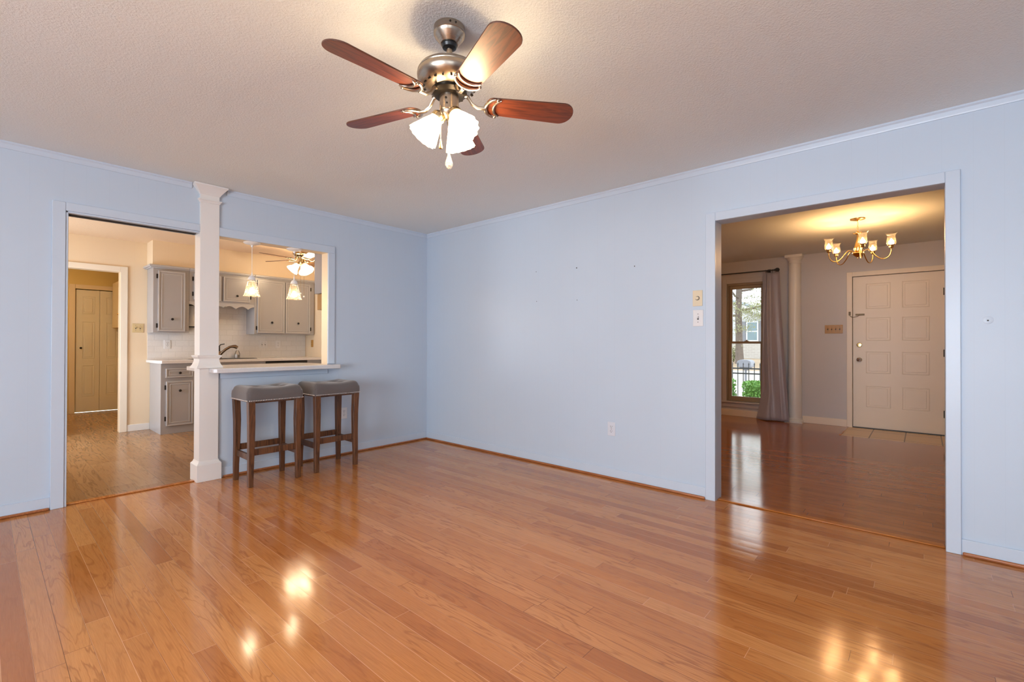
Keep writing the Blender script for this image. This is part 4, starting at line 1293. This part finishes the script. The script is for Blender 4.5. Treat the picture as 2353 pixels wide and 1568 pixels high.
# ---------------------------------------------------------------- foyer window
wn_ = MB()
x0, x1 = FX-0.018, FX
wn_.box(x0, x1, WY1-0.005, WY1+0.06, WZ0-0.02, 2.17).box(x0, x1, WY0-0.048, WY0+0.005, WZ0-0.02, 2.17).box(x0, x1, WY0+0.005, WY1-0.005, WZ1-0.005, 2.17)
w1 = struct('window_1', wn_, M['foyer_wall'], 'tall double-hung foyer window with taupe sashes', 'window', bevel=0.003)
MB().box(FX-0.045, FX+0.03, WY0-0.06, WY1+0.07, WZ0-0.025, WZ0).build('window_sill', M['foyer_wall'], w1, bevel=0.004)
MB().box(FX-0.016, FX, WY0-0.048, WY1+0.06, WZ0-0.095, WZ0-0.025).build('apron', M['foyer_wall'], w1, bevel=0.003)
gy0, gy1 = -2.576, -2.160
fr = MB()
fr.box(FX+0.02, FX+0.10, WY1-0.022, WY1, WZ0, WZ1).box(FX+0.02, FX+0.10, WY0, WY0+0.018, WZ0, WZ1).box(FX+0.02, FX+0.10, WY0+0.018, WY1-0.022, WZ1-0.035, WZ1).box(FX+0.02, FX+0.10, WY0+0.018, WY1-0.022, WZ0, WZ0+0.02)
fr.build('frame', M['win_frame'], w1, bevel=0.003)
def sash(xa, z0, z1, bot, topr):
    b = MB()
    b.box(xa, xa+0.03, gy1, WY1-0.022, z0, z1).box(xa, xa+0.03, WY0+0.018, gy0, z0, z1).box(xa, xa+0.03, gy0, gy1, z0, z0+bot).box(xa, xa+0.03, gy0, gy1, z1-topr, z1)
    so = b.build('sash', M['win_frame'], w1, bevel=0.003)
    MB().box(xa+0.013, xa+0.017, gy0, gy1, z0+bot, z1-topr).build('pane', M['pane'], so, smooth=0)
    return so
sash(FX+0.062, 1.145, WZ1-0.035, 0.03, 0.055)
s_ = sash(FX+0.030, WZ0+0.02, 1.18, 0.055, 0.035)
MB().box(FX+0.026, FX+0.05, -2.41, -2.35, 1.18, 1.19).cyl((FX+0.04, -2.38, 1.19), (FX+0.04, -2.38, 1.205), 0.012, seg=14).build('sash_lock', M['win_frame'], s_)

# curtain rod and curtain
RX, RZ = FX-0.115, 2.240
t = thing('curtain_rod', (RX, -1.9, RZ), 'thin black curtain rod over the foyer window', 'curtain rod')
MB().cyl((0, 1.0, 0), (0, -0.90, 0), 0.0085, seg=14).build('rod', M['iron'], t)
MB().lathe([(0.009, 0.0), (0.016, 0.004), (0.012, 0.012), (0.024, 0.022), (0.030, 0.040), (0.026, 0.060), (0.012, 0.072), (0.001, 0.075)], 20, Matrix.Translation((0, -0.895, 0)) @ Matrix.Rotation(PI/2, 4, 'X')).build('finial', M['iron'], t)
MB().box(-0.008, 0.1145, -0.815, -0.795, -0.018, -0.009).box(0.108, 0.1145, -0.825, -0.785, -0.04, 0.03).build('bracket', M['iron'], t)
ct = thing('curtain', (RX, -2.76, 0.0), 'grey lavender curtain panel gathered at the right of the foyer window', 'curtain')
nu, nv = 110, 46
v, f = [], []
for j in range(nv+1):
    q = j/nv                                   # 0 top, 1 floor
    zt = 2.205-(2.205-0.012)*q
    yl = -2.670+0.05*q**1.6 + (0.02*math.sin(q*3.0))
    yr = -2.872-0.135*q**1.25
    amp = 0.020+0.030*q
    for i in range(nu+1):
        u = i/nu
        y = yl+(yr-yl)*u
        ph = 2*PI*(2.7*u**(1.0+0.5*q)+0.10*math.sin(2.2*q+u*3))+0.6
        x = amp*math.sin(ph)*(0.55+0.45*math.sin(5*u+1.4)) - 0.03*q*(1-abs(2*u-1)) - 0.075*q*u**2
        y += 0.010*math.cos(ph)*q
        if q > 0.80 and u < 0.38:               # kicked-out hem at the left
            x -= 0.10*(q-0.80)/0.20*math.sin(PI*u/0.38)
            y += 0.07*((q-0.80)/0.20)**1.3*(1-u/0.38)
        v.append((x, y+2.76, zt))
for j in range(nv):
    for i in range(nu):
        f.append((j*(nu+1)+i, j*(nu+1)+i+1, (j+1)*(nu+1)+i+1, (j+1)*(nu+1)+i))
o = MB().add(v, f).build('cloth', M['curtain'], ct, smooth=80)
o.modifiers.new('solid', 'SOLIDIFY').thickness = 0.003
for k in range(5):
    y = -2.685-0.043*k
    pts = [(0.013*math.sin(q), y+2.76, RZ+0.002+0.015*math.cos(q)-0.004) for q in [2*PI*s/14 for s in range(15)]]
    b = MB().tube(pts, 0.0018, 6)
    b.cyl((0, y+2.76, RZ-0.018), (0, y+2.76, RZ-0.040), 0.0025, seg=6)
    b.build('ring', M['iron'], ct)

# round half column beside the curtain
rc = thing('round_column', (FX-0.025, -3.045, 0), 'cream round column between the curtain and entry door', 'column', kind='thing')
def half(mb):
    mb.v = [(min(x, 0.0245), y, z) for x, y, z in mb.v]
    return mb
half(MB().lathe([(0.088, 0.03), (0.087, 0.6), (0.083, 1.6), (0.078, 2.28), (0.078, 2.36)], 48)).build('shaft', M['white_trim'], rc)
b = MB().lathe([(0.11, 0.0), (0.112, 0.02), (0.108, 0.035), (0.098, 0.04), (0.10, 0.05), (0.088, 0.062)], 48)
b.box(-0.112, 0.024, -0.112, 0.112, 0.0, 0.022)
half(b).build('base', M['white_trim'], rc)
b = MB().lathe([(0.078, 2.31), (0.084, 2.315), (0.084, 2.325), (0.079, 2.33), (0.079, 2.36), (0.088, 2.37), (0.096, 2.387), (0.104, 2.40)], 48)
b.box(-0.110, 0.024, -0.110, 0.110, 2.40, 2.438)
half(b).build('capital', M['white_trim'], rc, bevel=0.002)

# ---------------------------------------------------------------- outside the foyer window
def gz(x):
    pts = [(4.5, -0.55), (9.0, -0.52), (12.0, -0.30), (14.0, -0.16), (19.0, 0.32), (26.0, 0.30), (60.0, 0.6)]
    for (a, za), (b_, zb_) in zip(pts, pts[1:]):
        if x <= b_:
            return za+(zb_-za)*(x-a)/(b_-a)
    return pts[-1][1]
def ground_strip(name, xs, y0, y1, mat, label, dz=0.0):
    v, f = [], []
    for x in xs:
        v += [(x, y0, gz(x)+dz), (x, y1, gz(x)+dz)]
    for i in range(len(xs)-1):
        f.append((2*i, 2*i+2, 2*i+3, 2*i+1))
    n_ = len(v)
    return struct(name, MB().add(v, f), mat, label, 'ground', smooth=0)
ground_strip('ground_front', (4.5, 7.0, 9.0, 12.0), -20, 30, M['concrete'], 'pale paved front yard outside the window')
ground_strip('ground_street', (12.0, 14.0, 16.5), -20, 30, M['concrete'], 'pale street beyond the fence')
ground_strip('ground_lawn', (16.5, 19.0, 26.0, 60.0), -30, 40, M['mulch'], 'tan mulch lawn in front of the neighbouring house')
# iron fence
FXX = 8.6
t = thing('iron_fence', (FXX, 0.0, gz(FXX)), 'black iron picket fence seen through the foyer window', 'fence')
zb0 = gz(FXX)
b = MB()
for zz in (0.55, 0.43, -0.40):
    b.box(-0.015, 0.015, -5.0, 3.0, zz-zb0-0.016, zz-zb0+0.016)
b.build('rail', M['iron'], t)
for i in range(34):
    y = -3.4+0.122*i
    b = MB()
    b.box(-0.008, 0.008, y-0.008, y+0.008, 0.0, 0.64-zb0)
    b.lathe([(0.004, 0.0), (0.018, 0.015), (0.001, 0.065)], 8, Matrix.Translation((0, y, 0.635-zb0)))
    b.build('picket', M['iron'], t)
# clipped hedges
random.seed(4)
def leaf_cloud(n_, fn, s0, s1):
    v, f = [], []
    for _ in range(n_):
        c = Vector(fn())
        s = random.uniform(s0, s1)
        e = Euler((random.uniform(0, 6.28), random.uniform(0, 6.28), random.uniform(0, 6.28))).to_matrix()
        k = len(v)
        for p in ((-0.5, 0, 0), (0, 0.3, 0.06), (0.5, 0, 0), (0, -0.3, 0.06)):
            v.append(c + e @ (Vector(p)*s))
        f.append((k, k+1, k+2, k+3))
    return v, f
def hedge(name, cx, cy, hx, hy, top_, label):
    g = gz(cx)
    t = thing(name, (cx, cy, g), label, 'hedge', 'clipped hedges in front of the fence')
    h = top_-g
    MB().box(-hx*0.9, hx*0.9, -hy*0.9, hy*0.9, 0.0, h*0.95).build('branches', M['hedge'], t, bevel=0.06)
    def fn():
        s = random.choice((0, 1, 2, 3))
        y, z, x = random.uniform(-hy, hy), random.uniform(0.0, h), random.uniform(-hx, hx)
        if s < 2: return (-hx+random.uniform(-0.03, 0.03), y, z)
        if s == 2: return (x, y, h+random.uniform(-0.03, 0.03))
        return (x, random.choice((-hy, hy)), z)
    v, f = leaf_cloud(2600, fn, 0.035, 0.07)
    o = MB().add(v, f).build('leaves', M['hedge'], t, smooth=0)
    o['kind'] = 'stuff'
    return t
hedge('hedge', 7.5, -1.86, 0.3, 0.30, 0.30, 'clipped green hedge at the lower right of the window')
hedge('hedge', 7.5, -1.02, 0.3, 0.25, 0.33, 'clipped green hedge showing at the lower left of the window')
# mailbox on a post
mx_, my_ = 13.6, 0.06
t = thing('mailbox', (mx_, my_, gz(mx_)), 'grey box on a slim post beyond the iron fence', 'mailbox')
g = gz(mx_)
MB().box(-0.03, 0.03, -0.03, 0.03, 0.0, 0.62-g-0.36).build('post', M['galv'], t)
MB().lathe([(0.04, 0.0), (0.07, 0.02), (0.20, 0.10), (0.20, 0.11)], 20, Matrix.Translation((0, 0, 0.62-g-0.38))).build('bracket', M['galv'], t)
b = MB()
mx = Matrix.Translation((0, 0, 0.62-g-0.26))
b.prism([(-0.22, 0), (0.22, 0), (0.22, 0.16), (0.19, 0.215), (0.10, 0.25), (-0.10, 0.25), (-0.19, 0.215), (-0.22, 0.16)], -0.25, 0.25, 0, mx @ Matrix(((0, 0, 1, 0), (1, 0, 0, 0), (0, 1, 0, 0), (0, 0, 0, 1))))
b.build('box', M['galv'], t, bevel=0.01)
# oak tree
tx, ty = 18.6, 1.63
t = thing('oak_tree', (tx, ty, gz(tx)), 'tall tree with grey trunk and pale green leaves outside the foyer window', 'tree')
b = MB()
b.tube([(0, 0, -0.1), (0.0, 0.02, 0.8), (0.0, 0.05, 2.4), (0.0, 0.0, 4.4), (0, 0.05, 7.5)], [0.19, 0.145, 0.13, 0.11, 0.06], 14)
b.build('trunk', M['bark'], t, smooth=60)
for (y1, z0_, z1_, x1) in ((-1.6, 2.35, 2.75, -0.3), (1.3, 2.1, 2.9, 0.4), (-1.2, 3.2, 4.2, 0.5), (1.5, 3.6, 4.6, -0.5), (0.2, 2.9, 3.6, -1.4)):
    MB().tube([(0, 0.03, z0_), (x1*0.3, y1*0.35, z0_+0.05), (x1*0.7, y1*0.7, (z0_+z1_)/2), (x1, y1, z1_)], [0.06, 0.045, 0.03, 0.012], 8).build('branch', M['bark'], t, smooth=60)
random.seed(11)
cl = [(random.uniform(-1.4, 1.4), random.uniform(-2.4, 2.4), random.uniform(2.35, 4.6)) for _ in range(70)]
cl += [(-0.4, -0.55, 1.95), (-0.3, 0.5, 1.9), (-0.4, -0.9, 2.1), (-0.5, 0.4, 1.4), (-0.3, -0.25, 1.55), (-0.4, 0.75, 2.2), (-0.5, -0.3, 2.3), (-0.5, -0.6, 2.25), (-0.4, 0.5, 0.9)]
def fn():
    c = random.choice(cl)
    return (c[0]+random.gauss(0, 0.20), c[1]+random.gauss(0, 0.24), c[2]+random.gauss(0, 0.09))
v, f = leaf_cloud(15000, fn, 0.035, 0.085)
o = MB().add(v, f).build('leaves', M['leaf'], t, smooth=0)
o['kind'] = 'stuff'
# shrub by the tree
t = thing('shrub', (19.5, 2.15, gz(19.5)), 'small yellow green shrub beside the tree trunk', 'shrub')
def fn2():
    q, w_, r_ = random.uniform(0, 6.28), random.uniform(0, 1), random.uniform(0.6, 1)
    return (0.4*r_*math.cos(q), 0.4*r_*math.sin(q), 0.05+0.75*w_*r_)
v, f = leaf_cloud(1200, fn2, 0.06, 0.11)
o = MB().add(v, f).build('leaves', M['leaf'], t, smooth=0)
o['kind'] = 'stuff'
MB().tube([(0, 0, 0), (0.02, 0, 0.5)], 0.03, 8).build('stem', M['bark'], t)
# neighbouring house
hxx = 26.0
hg = gz(hxx)
t = thing('neighbour_house', (hxx, 5.5, hg), 'white gabled house with one shuttered window across the street', 'house')
MB().box(0, 6, -4.6, 4.6, 0, 0.95).build('foundation', M['stone'], t)
MB().box(0.02, 5.98, -4.58, 4.58, 0.95, 2.32).build('wall', M['siding'], t)
b = MB()
prof = [(-4.58, 2.32), (4.58, 2.32), (0.0, 3.80)]
b.add([(0.02, y, z) for y, z in prof] + [(5.98, y, z) for y, z in prof], [(0, 1, 2), (3, 5, 4), (0, 2, 5, 3), (1, 4, 5, 2)])
b.build('gable', M['white_ext'], t)
b = MB()
for (ya, za, yb, zb_) in ((-5.1, 1.87, 0.0, 3.78), (5.1, 1.87, 0.0, 3.78)):
    b.add([(-0.5, ya, za), (-0.5, yb, zb_), (6.5, yb, zb_), (6.5, ya, za), (-0.5, ya, za+0.16), (-0.5, yb, zb_+0.16), (6.5, yb, zb_+0.16), (6.5, ya, za+0.16)],
          [(0, 1, 2, 3), (4, 7, 6, 5), (0, 4, 5, 1), (1, 5, 6, 2), (2, 6, 7, 3), (3, 7, 4, 0)])
b.build('roof', M['roof'], t)
b = MB()
for (ya, za, yb, zb_) in ((-5.1, 1.87, 0.0, 3.78), (5.1, 1.87, 0.0, 3.78)):
    b.add([(-0.54, ya, za-0.14), (-0.54, yb, zb_-0.14), (-0.54, yb, zb_+0.1), (-0.54, ya, za+0.1), (-0.5, ya, za-0.14), (-0.5, yb, zb_-0.14), (-0.5, yb, zb_+0.1), (-0.5, ya, za+0.1)],
          [(0, 1, 2, 3), (4, 7, 6, 5), (0, 4, 5, 1), (1, 5, 6, 2), (2, 6, 7, 3), (3, 7, 4, 0)])
b.build('fascia', M['white_ext'], t)
w = MB()
WC = -2.52
w.box(-0.05, 0.02, WC-0.33, WC+0.33, 1.0, 2.16)
wo_ = w.build('window', M['white_ext'], t)
MB().box(-0.06, -0.05, WC-0.25, WC+0.25, 1.07, 1.55).box(-0.06, -0.05, WC-0.25, WC+0.25, 1.61, 2.09).build('pane', M['ext_glass'], wo_)
for s in (-1, 1):
    MB().box(-0.045, 0.02, WC+s*0.52-0.17, WC+s*0.52+0.17, 1.0, 2.16).build('shutter', M['galv'], t)
